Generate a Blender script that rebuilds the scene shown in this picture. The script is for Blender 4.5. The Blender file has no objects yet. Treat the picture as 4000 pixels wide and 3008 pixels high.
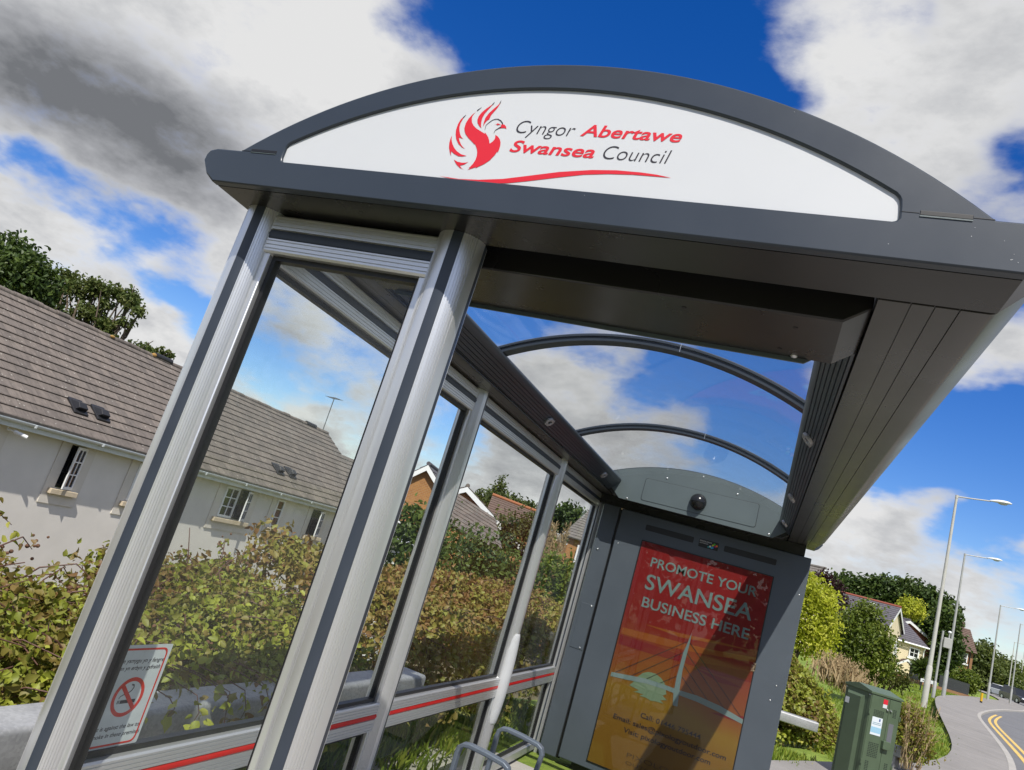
import bpy, bmesh, math, random
import numpy as np
from mathutils import Vector, Matrix
random.seed(7); RNG = np.random.default_rng(7)
R = math.radians
scene = bpy.context.scene
COL = scene.collection
EYE = 1.55                       # camera height above the pavement at the camera
def H(h): return h + EYE         # height measured from eye level -> world Z
def at(a, b, s): return (a*s, s-1.3, b*s+EYE)      # bearing slope a, height slope b, distance s along the road
def zg(y): return .0149*(min(max(y, -40), 160)+1.3)      # the road climbs gently

# ------------------------------------------------------------------ helpers
def tag(o, label=None, cat=None, group=None, kind=None):
    if label: o['label'] = label
    if cat: o['category'] = cat
    if group: o['group'] = group
    if kind: o['kind'] = kind
    return o
def thing(name, label, cat, loc=(0, 0, 0), rz=0, group=None):
    o = bpy.data.objects.new(name, None); COL.objects.link(o)
    o.empty_display_size = .2
    o.location = loc; o.rotation_euler = (0, 0, rz)
    return tag(o, label, cat, group)
def origin(o):
    p = Vector((0, 0, 0))
    while o is not None: p += o.location; o = o.parent
    return p
class MB:
    def __init__(s): s.v = []; s.f = []; s.m = []; s.mi = 0
    def add(s, vs, fs):
        n = len(s.v); s.v += [tuple(p) for p in vs]
        for f in fs: s.f.append([i+n for i in f]); s.m.append(s.mi)
        return s
    def box(s, x0, x1, y0, y1, z0, z1):
        if x0 > x1: x0, x1 = x1, x0
        if y0 > y1: y0, y1 = y1, y0
        if z0 > z1: z0, z1 = z1, z0
        return s.add([(x0,y0,z0),(x1,y0,z0),(x1,y1,z0),(x0,y1,z0),(x0,y0,z1),(x1,y0,z1),(x1,y1,z1),(x0,y1,z1)],
              [(0,3,2,1),(4,5,6,7),(0,1,5,4),(1,2,6,5),(2,3,7,6),(3,0,4,7)])
    def obox(s, c, ax, ay, az):   # centre and three half-axis vectors
        c = Vector(c); ax = Vector(ax); ay = Vector(ay); az = Vector(az)
        return s.add([c-ax-ay-az, c+ax-ay-az, c+ax+ay-az, c-ax+ay-az, c-ax-ay+az, c+ax-ay+az, c+ax+ay+az, c-ax+ay+az],
              [(0,3,2,1),(4,5,6,7),(0,1,5,4),(1,2,6,5),(2,3,7,6),(3,0,4,7)])
    def extrude(s, poly, fn, t0, t1, caps=True):
        n = len(poly)
        vs = [fn(p, t0) for p in poly]+[fn(p, t1) for p in poly]
        fs = [(i, (i+1) % n, (i+1) % n+n, i+n) for i in range(n)]
        if caps: fs += [tuple(range(n-1, -1, -1)), tuple(range(n, 2*n))]
        return s.add(vs, fs)
    def tube(s, pts, r, n=8, caps=True):
        pts = [Vector(p) for p in pts]; k = len(pts)
        rs = r if isinstance(r, (list, tuple)) else [r]*k
        vs = []; fs = []
        up = None
        for i, p in enumerate(pts):
            d = (pts[min(i+1, k-1)]-pts[max(i-1, 0)]).normalized()
            if up is None: up = Vector((0, 0, 1)) if abs(d.z) < .9 else Vector((1, 0, 0))
            u = d.cross(up).normalized(); w = u.cross(d).normalized(); up = w
            for j in range(n):
                t = 2*math.pi*j/n
                vs.append(p+rs[i]*(math.cos(t)*u+math.sin(t)*w))
        for i in range(k-1):
            for j in range(n):
                fs.append((i*n+j, i*n+(j+1) % n, (i+1)*n+(j+1) % n, (i+1)*n+j))
        if caps: fs += [tuple(range(n-1, -1, -1)), tuple(range((k-1)*n, k*n))]
        return s.add(vs, fs)
    def cyl(s, p0, p1, r, n=16): return s.tube([p0, p1], r, n)
    def sphere(s, c, r, nu=12, nv=8, sx=1, sy=1, sz=1):
        vs = []; fs = []
        for i in range(nv+1):
            for j in range(nu):
                a = math.pi*i/nv; b = 2*math.pi*j/nu
                vs.append((c[0]+r*sx*math.sin(a)*math.cos(b), c[1]+r*sy*math.sin(a)*math.sin(b), c[2]+r*sz*math.cos(a)))
        for i in range(nv):
            for j in range(nu): fs.append((i*nu+j, (i+1)*nu+j, (i+1)*nu+(j+1) % nu, i*nu+(j+1) % nu))
        return s.add(vs, fs)
    def plate(s, outer, holes, fn, t0, t1):       # sheet with holes, given thickness
        bm = bmesh.new(); loops = [outer]+holes
        allv = []
        for lp in loops:
            bv = [bm.verts.new((p[0], p[1], 0)) for p in lp]; allv.append(bv)
            for i in range(len(bv)): bm.edges.new((bv[i], bv[(i+1) % len(bv)]))
        bmesh.ops.triangle_fill(bm, use_beauty=True, edges=bm.edges[:], normal=(0, 0, 1))
        bm.verts.index_update()
        P = [(v.co.x, v.co.y) for v in bm.verts]; F = [[v.index for v in f.verts] for f in bm.faces]
        n = len(P)
        s.add([fn(p, t0) for p in P]+[fn(p, t1) for p in P], [tuple(f) for f in F]+[tuple(i+n for i in reversed(f)) for f in F])
        for bv in allv:
            base = [v.index for v in bv]; k = len(base)
            s.add([fn(P[i], t0) for i in base]+[fn(P[i], t1) for i in base], [(i, (i+1) % k, (i+1) % k+k, i+k) for i in range(k)])
        bm.free(); return s
    def build(s, name, mat, parent=None, smooth=0, bevel=0, seg=2, fix=True, attr=None):
        me = bpy.data.meshes.new(name)
        o = origin(parent) if parent is not None else Vector((0, 0, 0))
        me.from_pydata([(p[0]-o.x, p[1]-o.y, p[2]-o.z) for p in s.v], [], s.f)
        mats = mat if isinstance(mat, (list, tuple)) else [mat]
        for m in mats: me.materials.append(m)
        if len(mats) > 1: me.polygons.foreach_set('material_index', s.m)
        if fix:
            bm = bmesh.new(); bm.from_mesh(me)
            bmesh.ops.remove_doubles(bm, verts=bm.verts, dist=1e-5)
            bmesh.ops.recalc_face_normals(bm, faces=bm.faces); bm.to_mesh(me); bm.free()
        if smooth: me.shade_smooth(); me.set_sharp_from_angle(angle=R(smooth))
        ob = bpy.data.objects.new(name, me); COL.objects.link(ob)
        if parent is not None: ob.parent = parent
        if bevel:
            b = ob.modifiers.new('bevel', 'BEVEL'); b.width = bevel; b.segments = seg; b.limit_method = 'ANGLE'; b.angle_limit = R(40)
        return ob
def build_each(mb, name, mat, parent=None, **kw):
    """one object for every connected piece of the collected geometry"""
    n = len(mb.v); par = list(range(n))
    def find(i):
        while par[i] != i: par[i] = par[par[i]]; i = par[i]
        return i
    for f in mb.f:
        r0 = find(f[0])
        for i in f[1:]: par[find(i)] = r0
    groups = {}
    for f in mb.f: groups.setdefault(find(f[0]), []).append(f)
    out = []
    for fs in groups.values():
        ids = sorted({i for f in fs for i in f}); mp = {i: k for k, i in enumerate(ids)}
        out.append(MB().add([mb.v[i] for i in ids], [[mp[i] for i in f] for f in fs]).build(name, mat, parent, **kw))
    return out
def XZ(p, t): return (p[0], t, H(p[1]))         # profile in (x, height from eye), extruded along y
def copy_tree(o, parent=None):
    c = o.copy(); COL.objects.link(c)
    if parent is not None: c.parent = parent
    for ch in list(o.children): copy_tree(ch, c)
    return c
def arc(cx, cz, r, x0, x1, n): return [(x0+(x1-x0)*i/n, cz+math.sqrt(max(0, r*r-(x0+(x1-x0)*i/n-cx)**2))) for i in range(n+1)]

# ------------------------------------------------------------------ materials
class NT:
    def __init__(s, nt): s.t = nt
    def n(s, typ, **kw):
        nd = s.t.nodes.new(typ)
        for k, v in kw.items():
            if k.startswith('i_'): nd.inputs[k[2:].replace('_', ' ')].default_value = v
            else: setattr(nd, k, v)
        return nd
    def l(s, a, b): s.t.links.new(a, b)
    def math(s, op, a, b=None, c=None, clamp=False):
        nd = s.t.nodes.new('ShaderNodeMath'); nd.operation = op; nd.use_clamp = clamp
        for i, x in enumerate((a, b, c)):
            if x is None: continue
            if isinstance(x, (int, float)): nd.inputs[i].default_value = x
            else: s.l(x, nd.inputs[i])
        return nd.outputs[0]
    def ramp(s, fac, stops, interp='LINEAR'):
        nd = s.t.nodes.new('ShaderNodeValToRGB'); cr = nd.color_ramp; cr.interpolation = interp
        while len(cr.elements) < len(stops): cr.elements.new(.5)
        for e, (p, c) in zip(cr.elements, stops): e.position = p; e.color = (*c, 1) if len(c) == 3 else c
        s.l(fac, nd.inputs[0]); return nd.outputs[0]
    def noise(s, vec, scale, detail=4, rough=.55, out='Fac', dist=0):
        nd = s.n('ShaderNodeTexNoise'); nd.inputs['Scale'].default_value = scale; nd.inputs['Detail'].default_value = detail
        nd.inputs['Roughness'].default_value = rough; nd.inputs['Distortion'].default_value = dist
        if vec is not None: s.l(vec, nd.inputs['Vector'])
        return nd.outputs[out]
    def mix(s, fac, a, b, mode='MIX'):
        nd = s.t.nodes.new('ShaderNodeMix'); nd.data_type = 'RGBA'; nd.blend_type = mode
        for sock, x in ((nd.inputs[0], fac), (nd.inputs[6], a), (nd.inputs[7], b)):
            if isinstance(x, (int, float)): sock.default_value = x
            elif isinstance(x, (tuple, list)): sock.default_value = (*x, 1) if len(x) == 3 else x
            else: s.l(x, sock)
        return nd.outputs[2]
def newmat(name):
    m = bpy.data.materials.new(name); m.use_nodes = True
    t = NT(m.node_tree); b = m.node_tree.nodes['Principled BSDF']
    return m, t, b
def obj_co(t): return t.n('ShaderNodeTexCoord').outputs['Object']
def pmat(name, col, rough=.5, metal=0, var=0, vscale=6, bump=0, bscale=60, coat=0, spec=.5, dirt=0):
    m, t, b = newmat(name)
    b.inputs['Base Color'].default_value = (*col, 1); b.inputs['Roughness'].default_value = rough
    b.inputs['Metallic'].default_value = metal; b.inputs['Specular IOR Level'].default_value = spec
    if coat: b.inputs['Coat Weight'].default_value = coat; b.inputs['Coat Roughness'].default_value = .05
    co = obj_co(t)
    if var:
        n = t.noise(co, vscale, 6, .6)
        lo = tuple(c*(1-var) for c in col); hi = tuple(min(1, c*(1+var)) for c in col)
        t.l(t.ramp(n, [(.3, lo), (.7, hi)]), b.inputs['Base Color'])
        t.l(t.math('MULTIPLY_ADD', n, .25, rough-.12), b.inputs['Roughness'])
    if bump:
        bp = t.n('ShaderNodeBump'); bp.inputs['Strength'].default_value = bump; bp.inputs['Distance'].default_value = .01
        t.l(t.noise(co, bscale, 5, .6), bp.inputs['Height']); t.l(bp.outputs[0], b.inputs['Normal'])
    return m
ANTH = pmat('anthracite_paint', (.031, .041, .056), .34, 0, .10, 2.0, .015, 500)
ANTHD = pmat('anthracite_textured', (.072, .088, .106), .45, 0, .08, 2.0, .20, 220)
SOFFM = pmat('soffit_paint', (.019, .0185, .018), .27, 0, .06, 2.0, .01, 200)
GUTM = pmat('soffit_paint_lit', (.055, .053, .050), .30, 0, .06, 2.0, .01, 200)  # soffit paint made lighter: light reflected off the grass put into its colour
PANELG = pmat('grey_panel_paint', (.10, .128, .135), .45, 0, .06, 3, .05, 240)
NAVY = pmat('navy_infill', (.036, .045, .062), .38, 0, .08, 8)
RUB = pmat('black_rubber', (.008, .008, .009), .45)
WHITEP = pmat('white_panel', (.61, .625, .64), .35, 0, .02, 2, coat=.25)
REDINK = pmat('red_vinyl', (.66, .014, .028), .4)
INK = pmat('dark_vinyl', (.022, .018, .026), .45)
RAILRED = pmat('red_insert', (.74, .006, .008), .35, 0, .10, 12)
STEELW = pmat('screw_steel', (.62, .63, .64), .3, .9)
LIGHTM = pmat('clip_cast_alloy', (.44, .45, .47), .4, .6, .1, 30)
WHITEPL = pmat('white_plastic', (.78, .78, .79), .35, 0, .04, 6)
ARMM = pmat('armrest_paint', (.16, .19, .23), .4, .3, .08, 10)
def alu():
    m, t, b = newmat('brushed_aluminium')
    b.inputs['Metallic'].default_value = .78; b.inputs['Roughness'].default_value = .36
    co = obj_co(t)
    mp = t.n('ShaderNodeMapping'); mp.inputs['Scale'].default_value = (35, 35, .35); t.l(co, mp.inputs[0])
    n = t.noise(mp.outputs[0], 1, 5, .6)
    n2 = t.noise(co, 3, 5, .6)
    t.l(t.mix(t.math('MULTIPLY', n2, .5), (.80, .806, .812), (.70, .695, .68)), b.inputs['Base Color'])
    return m
ALU = alu()
def glass(name, tint, refl=1.0, haze=0.0, hazecol=(.5, .5, .5), speck=False):
    m = bpy.data.materials.new(name); m.use_nodes = True; nt = m.node_tree; nt.nodes.clear(); t = NT(nt)
    out = t.n('ShaderNodeOutputMaterial'); tr = t.n('ShaderNodeBsdfTransparent'); tr.inputs[0].default_value = (*tint, 1)
    gl = t.n('ShaderNodeBsdfGlossy'); gl.inputs['Roughness'].default_value = .0; gl.inputs[0].default_value = (1, 1, 1, 1)
    lw = t.n('ShaderNodeLayerWeight'); lw.inputs[0].default_value = .5
    p = t.math('POWER', lw.outputs['Facing'], 5)
    fac = t.math('MULTIPLY_ADD', p, .9*refl, .04*refl, clamp=True)
    mx = t.n('ShaderNodeMixShader'); t.l(fac, mx.inputs[0]); t.l(tr.outputs[0], mx.inputs[1]); t.l(gl.outputs[0], mx.inputs[2])
    last = mx.outputs[0]
    co = obj_co(t)
    if haze or speck:
        df = t.n('ShaderNodeBsdfDiffuse'); df.inputs[0].default_value = (*hazecol, 1)
        mp = t.n('ShaderNodeMapping'); mp.inputs['Scale'].default_value = (9, 9, .8); t.l(co, mp.inputs[0])
        n = t.math('MULTIPLY_ADD', t.noise(mp.outputs[0], 1, 6, .6), .5, t.math('MULTIPLY', t.noise(co, 2.2, 8, .65), .5))     # dried rain streaks
        f = t.math('MULTIPLY', t.ramp(n, [(.35, (0, 0, 0)), (.75, (1, 1, 1))]), haze)
        if speck:
            vo = t.n('ShaderNodeTexVoronoi'); vo.inputs['Scale'].default_value = 70; t.l(co, vo.inputs['Vector'])
            sp = t.math('MULTIPLY', t.math('LESS_THAN', vo.outputs['Distance'], .055), .35)
            vc = t.n('ShaderNodeSeparateColor'); t.l(vo.outputs['Color'], vc.inputs[0])
            sp = t.math('MULTIPLY', sp, t.math('GREATER_THAN', vc.outputs[0], .72))
            f = t.math('MAXIMUM', f, sp)
        m2 = t.n('ShaderNodeMixShader'); t.l(f, m2.inputs[0]); t.l(last, m2.inputs[1]); t.l(df.outputs[0], m2.inputs[2]); last = m2.outputs[0]
    bp = t.n('ShaderNodeBump'); bp.inputs['Strength'].default_value = .02; bp.inputs['Distance'].default_value = .02
    t.l(t.noise(co, 1.5, 2, .5), bp.inputs['Height']); t.l(bp.outputs[0], gl.inputs['Normal'])
    t.l(last, out.inputs[0]); return m
WALLGL = glass('wall_glass', (.972, .982, .972), .30, .020, (.55, .56, .55), True)
ROOFGL = glass('roof_glazing', (.95, .955, .952), .55, .06, (.5, .5, .5))
POSTGL = glass('poster_glass', (.86, .86, .86), .6, .004, (.4, .4, .4))

# ------------------------------------------------------------------ camera
cam = bpy.data.cameras.new('camera'); co = bpy.data.objects.new('camera', cam); COL.objects.link(co)
RC = [[.9073938417, .3076140030, .2863739533], [.1926766299, .3010885383, -.9339279460], [-.3735132290, .9026180351, .2139358560]]
M = Matrix(((RC[0][0], -RC[1][0], -RC[2][0], 0), (RC[0][1], -RC[1][1], -RC[2][1], -1.3), (RC[0][2], -RC[1][2], -RC[2][2], EYE), (0, 0, 0, 1)))
co.matrix_world = M
cam.sensor_width = 36; cam.lens = 2806.136*36/4000; cam.clip_start = .05; cam.clip_end = 3000
scene.camera = co

# ------------------------------------------------------------------ light
SUN = Vector((.3065, -.687, 1)).normalized()
sd = bpy.data.lights.new('sun', 'SUN'); sd.energy = 5.0; sd.angle = R(.5); sd.color = (1, .955, .88)
so = bpy.data.objects.new('sun', sd); COL.objects.link(so); so.rotation_euler = SUN.to_track_quat('Z', 'Y').to_euler(); so.location = (3, -6, 12)
scene.view_settings.view_transform = 'Standard'; scene.view_settings.look = 'None'; scene.view_settings.gamma = 1; scene.view_settings.exposure = 0.08
scene.cycles.caustics_reflective = False; scene.cycles.caustics_refractive = False
try: scene.view_settings.use_curve_mapping = False
except Exception: pass

# ------------------------------------------------------------------ sky: Nishita air with procedural clouds laid out by compass direction
GAPS= [(-0.474, 0.647, 0.597, 0.166, -0.9), (-0.381, 0.683, 0.623, 0.186, -1.1), (-0.29, 0.7, 0.652, 0.174, -1.1), (-0.216, 0.711, 0.669, 0.123, -0.9), (-0.341, 0.722, 0.602, 0.119, -0.8), (-0.225, 0.75, 0.622, 0.059, -0.5), (-0.534, 0.629, 0.565, 0.068, -0.45), (-0.166, 0.778, 0.606, 0.088, -0.7), (-0.125, 0.772, 0.623, 0.058, -0.75), (-0.09, 0.789, 0.608, 0.058, -0.8), (-0.148, 0.743, 0.652, 0.057, -0.6), (-0.09, 0.748, 0.657, 0.037, -0.4), (-0.112, 0.802, 0.587, 0.049, -0.6), (-0.22, 0.734, 0.643, 0.021, 0.45), (-0.204, 0.75, 0.629, 0.023, 0.4), (-0.407, 0.696, 0.592, 0.035, 0.3), (-0.779, 0.468, 0.418, 0.29, 0.6), (-0.638, 0.583, 0.503, 0.249, 0.6), (-0.722, 0.577, 0.381, 0.249, 0.6), (-0.826, 0.461, 0.324, 0.218, 0.6), (-0.495, 0.663, 0.561, 0.089, 0.4), (-0.536, 0.659, 0.529, 0.119, 0.4), (-0.621, 0.648, 0.44, 0.2, 0.5), (-0.85, 0.464, 0.248, 0.043, -0.75), (-0.837, 0.49, 0.245, 0.049, -0.8), (-0.82, 0.52, 0.242, 0.05, -0.85), (-0.8, 0.548, 0.243, 0.056, -0.85), (-0.778, 0.579, 0.245, 0.057, -0.8), (-0.756, 0.607, 0.244, 0.048, -0.7), (-0.731, 0.638, 0.242, 0.044, -0.6), (-0.732, 0.659, 0.175, 0.064, -0.85), (-0.715, 0.681, 0.161, 0.055, -0.7), (-0.753, 0.636, 0.167, 0.039, -0.5), (-0.782, 0.59, 0.201, 0.033, -0.5), (-0.768, 0.614, 0.18, 0.029, -0.35), (-0.662, 0.734, 0.153, 0.072, -0.8), (-0.621, 0.772, 0.135, 0.068, -0.7), (-0.575, 0.807, 0.133, 0.043, -0.6), (-0.696, 0.698, 0.172, 0.051, -0.5), (-0.632, 0.77, 0.093, 0.031, -0.3), (-0.815, 0.548, 0.189, 0.138, 0.5), (-0.708, 0.665, 0.24, 0.08, 0.4), (-0.751, 0.649, 0.123, 0.108, 0.55), (-0.623, 0.756, 0.202, 0.084, 0.4), (-0.619, 0.782, 0.079, 0.115, 0.5), (-0.417, 0.898, 0.142, 0.066, -0.5), (-0.433, 0.897, 0.085, 0.076, -0.45), (-0.416, 0.862, 0.289, 0.065, -0.8), (-0.362, 0.882, 0.3, 0.065, -0.8), (-0.3, 0.906, 0.3, 0.065, -0.5), (-0.203, 0.936, 0.288, 0.075, -0.7), (-0.143, 0.943, 0.302, 0.096, -0.8), (-0.069, 0.953, 0.294, 0.094, -0.9), (-0.024, 0.97, 0.244, 0.113, -1.0), (-0.06, 0.979, 0.193, 0.083, -0.7), (-0.09, 0.971, 0.223, 0.042, -0.3), (-0.223, 0.947, 0.233, 0.054, -0.35), (-0.279, 0.94, 0.198, 0.174, 0.55), (-0.345, 0.915, 0.211, 0.131, 0.4), (-0.046, 0.969, 0.242, 0.041, 0.5), (-0.193, 0.973, 0.126, 0.139, 0.4), (-0.108, 0.962, 0.249, 0.042, 0.2), (0.199, 0.882, 0.427, 0.053, -0.5), (0.142, 0.953, 0.266, 0.123, -1.0), (0.198, 0.937, 0.286, 0.1, -1.0), (0.1, 0.969, 0.224, 0.097, -0.9), (0.217, 0.92, 0.325, 0.063, -0.7), (0.171, 0.927, 0.334, 0.042, 0.75), (0.198, 0.906, 0.374, 0.063, 0.7), (0.06, 0.968, 0.244, 0.079, -0.6), (0.23, 0.945, 0.234, 0.081, -0.7), (-0.033, 0.757, 0.653, 0.119, 0.4), (0.064, 0.797, 0.601, 0.208, 0.45), (-0.0, 0.825, 0.565, 0.142, 0.5), (0.155, 0.809, 0.567, 0.048, -0.9), (0.045, 0.734, 0.678, 0.035, -0.3), (0.101, 0.749, 0.655, 0.128, 0.4), (0.113, 0.981, 0.159, 0.125, 0.6), (0.161, 0.968, 0.193, 0.056, 0.4), (0.221, 0.967, 0.127, 0.116, 0.35), (0.072, 0.993, 0.096, 0.068, 0.4), (0.19, 0.969, 0.159, 0.064, -0.75), (0.241, 0.952, 0.19, 0.062, -0.75), (0.151, 0.983, 0.107, 0.056, -0.5), (0.094, 0.988, 0.122, 0.044, -0.5), (0.217, 0.964, 0.152, 0.045, -0.6), (0.249, 0.962, 0.109, 0.044, -0.5), (0.198, 0.977, 0.073, 0.108, 0.3), (-0.322, 0.941, 0.108, 0.141, 0.45), (-0.367, 0.929, 0.041, 0.14, 0.35)]
DARK= [(-0.834, 0.439, 0.336, 0.094, 0.5), (-0.803, 0.489, 0.341, 0.125, 0.7), (-0.763, 0.547, 0.343, 0.14, 0.75), (-0.723, 0.602, 0.339, 0.107, 0.6), (-0.848, 0.425, 0.318, 0.093, 0.5), (-0.681, 0.621, 0.389, 0.098, 0.25), (-0.335, 0.78, 0.528, 0.124, 0.2), (-0.629, 0.756, 0.181, 0.063, 0.35), (-0.651, 0.732, 0.2, 0.052, 0.25), (-0.365, 0.921, 0.133, 0.109, 0.35), (0.155, 0.842, 0.517, 0.107, 0.25), (-0.11, 0.984, 0.143, 0.126, 0.35), (-0.218, 0.964, 0.151, 0.097, 0.25), (-0.594, 0.686, 0.421, 0.061, 0.2)]
LITE= [(-0.633, 0.579, 0.513, 0.143, 0.35), (-0.596, 0.621, 0.509, 0.117, 0.3), (-0.749, 0.653, 0.112, 0.069, 0.3), (-0.624, 0.775, 0.102, 0.063, 0.35), (0.084, 0.981, 0.174, 0.068, 0.3), (-0.772, 0.596, 0.221, 0.057, 0.15), (-0.052, 0.74, 0.67, 0.109, 0.15)]

def make_sky():
    w = bpy.data.worlds.new('World'); scene.world = w; w.use_nodes = True
    nt = w.node_tree; nt.nodes.clear(); t = NT(nt)
    out = t.n('ShaderNodeOutputWorld'); bg = t.n('ShaderNodeBackground'); bg.inputs[1].default_value = .064
    sk = t.n('ShaderNodeTexSky'); sk.sky_type = 'NISHITA'; sk.sun_disc = False
    sk.sun_elevation = math.asin(SUN.z); sk.sun_rotation = math.atan2(SUN.x, SUN.y)
    sk.air_density = 1.0; sk.dust_density = .4; sk.ozone_density = 2.5
    hs = t.n('ShaderNodeHueSaturation'); hs.inputs['Saturation'].default_value = 1.42; hs.inputs['Value'].default_value = 2.15; t.l(sk.outputs[0], hs.inputs['Color']); hs.inputs['Hue'].default_value = .518
    d = t.n('ShaderNodeTexCoord').outputs['Generated']
    sep = t.n('ShaderNodeSeparateXYZ'); t.l(d, sep.inputs[0])
    den = t.math('ADD', t.math('MAXIMUM', sep.outputs[2], 0), .42)
    cb = t.n('ShaderNodeCombineXYZ'); t.l(t.math('DIVIDE', sep.outputs[0], den), cb.inputs[0]); t.l(t.math('DIVIDE', sep.outputs[1], den), cb.inputs[1])
    t.l(t.math('MULTIPLY', sep.outputs[2], 1.5), cb.inputs[2])
    q = cb.outputs[0]
    n1 = t.noise(q, 3.0, 8, .6)
    n2 = t.noise(q, 9, 6, .62)
    # warp the layout so cloud edges are ragged
    wn = t.n('ShaderNodeTexNoise'); wn.inputs['Scale'].default_value = 5.0; wn.inputs['Detail'].default_value = 4; wn.inputs['Roughness'].default_value = .6; t.l(q, wn.inputs['Vector'])
    wv = t.n('ShaderNodeVectorMath'); wv.operation = 'SUBTRACT'; t.l(wn.outputs['Color'], wv.inputs[0]); wv.inputs[1].default_value = (.5, .5, .5)
    ws = t.n('ShaderNodeVectorMath'); ws.operation = 'SCALE'; t.l(wv.outputs[0], ws.inputs[0]); ws.inputs['Scale'].default_value = .09
    wa = t.n('ShaderNodeVectorMath'); wa.operation = 'ADD'; t.l(d, wa.inputs[0]); t.l(ws.outputs[0], wa.inputs[1])
    def field(L, base):
        acc = base
        for x, y, z, r, a in L:
            ds = t.n('ShaderNodeVectorMath'); ds.operation = 'DISTANCE'; t.l(wa.outputs[0], ds.inputs[0]); ds.inputs[1].default_value = (x, y, z)
            mr = t.n('ShaderNodeMapRange'); mr.interpolation_type = 'SMOOTHSTEP'
            mr.inputs['From Min'].default_value = 0; mr.inputs['From Max'].default_value = r; mr.inputs['To Min'].default_value = a; mr.inputs['To Max'].default_value = 0
            t.l(ds.outputs['Value'], mr.inputs['Value'])
            acc = t.math('ADD', acc, mr.outputs[0])
        return acc
    lay = field(GAPS, .12)
    lay = t.math('MULTIPLY', t.math('MINIMUM', t.math('MAXIMUM', lay, -.8), .7), .78)
    dens = t.math('ADD', lay, t.math('MULTIPLY_ADD', n1, 1.7, -.85))
    dens = t.math('ADD', dens, t.math('MULTIPLY_ADD', n2, 1.1, -.55))
    mr = t.n('ShaderNodeMapRange'); mr.interpolation_type = 'SMOOTHSTEP'; mr.inputs['From Min'].default_value = -.36; mr.inputs['From Max'].default_value = .46; t.l(dens, mr.inputs['Value'])
    fac = mr.outputs[0]
    dk = field(DARK, .08)
    thick = t.n('ShaderNodeMapRange'); thick.inputs['From Min'].default_value = .15; thick.inputs['From Max'].default_value = 1.3; t.l(dens, thick.inputs['Value'])
    g = t.math('ADD', t.math('MULTIPLY', dk, .62), t.math('MULTIPLY_ADD', n2, .5, -.25)); g = t.math('ADD', g, t.math('MULTIPLY_ADD', n1, .7, -.35)); g = t.math('ADD', g, t.math('MULTIPLY_ADD', thick.outputs[0], .30, .0))
    g = t.math('SUBTRACT', g, field(LITE, 0))
    cr = t.ramp(g, [(0, (1.0, 1.0, 1.0)), (.22, (.76, .77, .79)), (.5, (.50, .51, .54)), (.85, (.225, .235, .255))])
    cs = t.n('ShaderNodeVectorMath'); cs.operation = 'SCALE'; t.l(cr, cs.inputs[0]); cs.inputs['Scale'].default_value = 11.5; ccol = cs.outputs[0]
    t.l(t.mix(fac, hs.outputs[0], ccol), bg.inputs[0]); t.l(bg.outputs[0], out.inputs[0])
make_sky()
scene.world.cycles.sampling_method = "MANUAL"; scene.world.cycles.sample_map_resolution = 256
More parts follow.
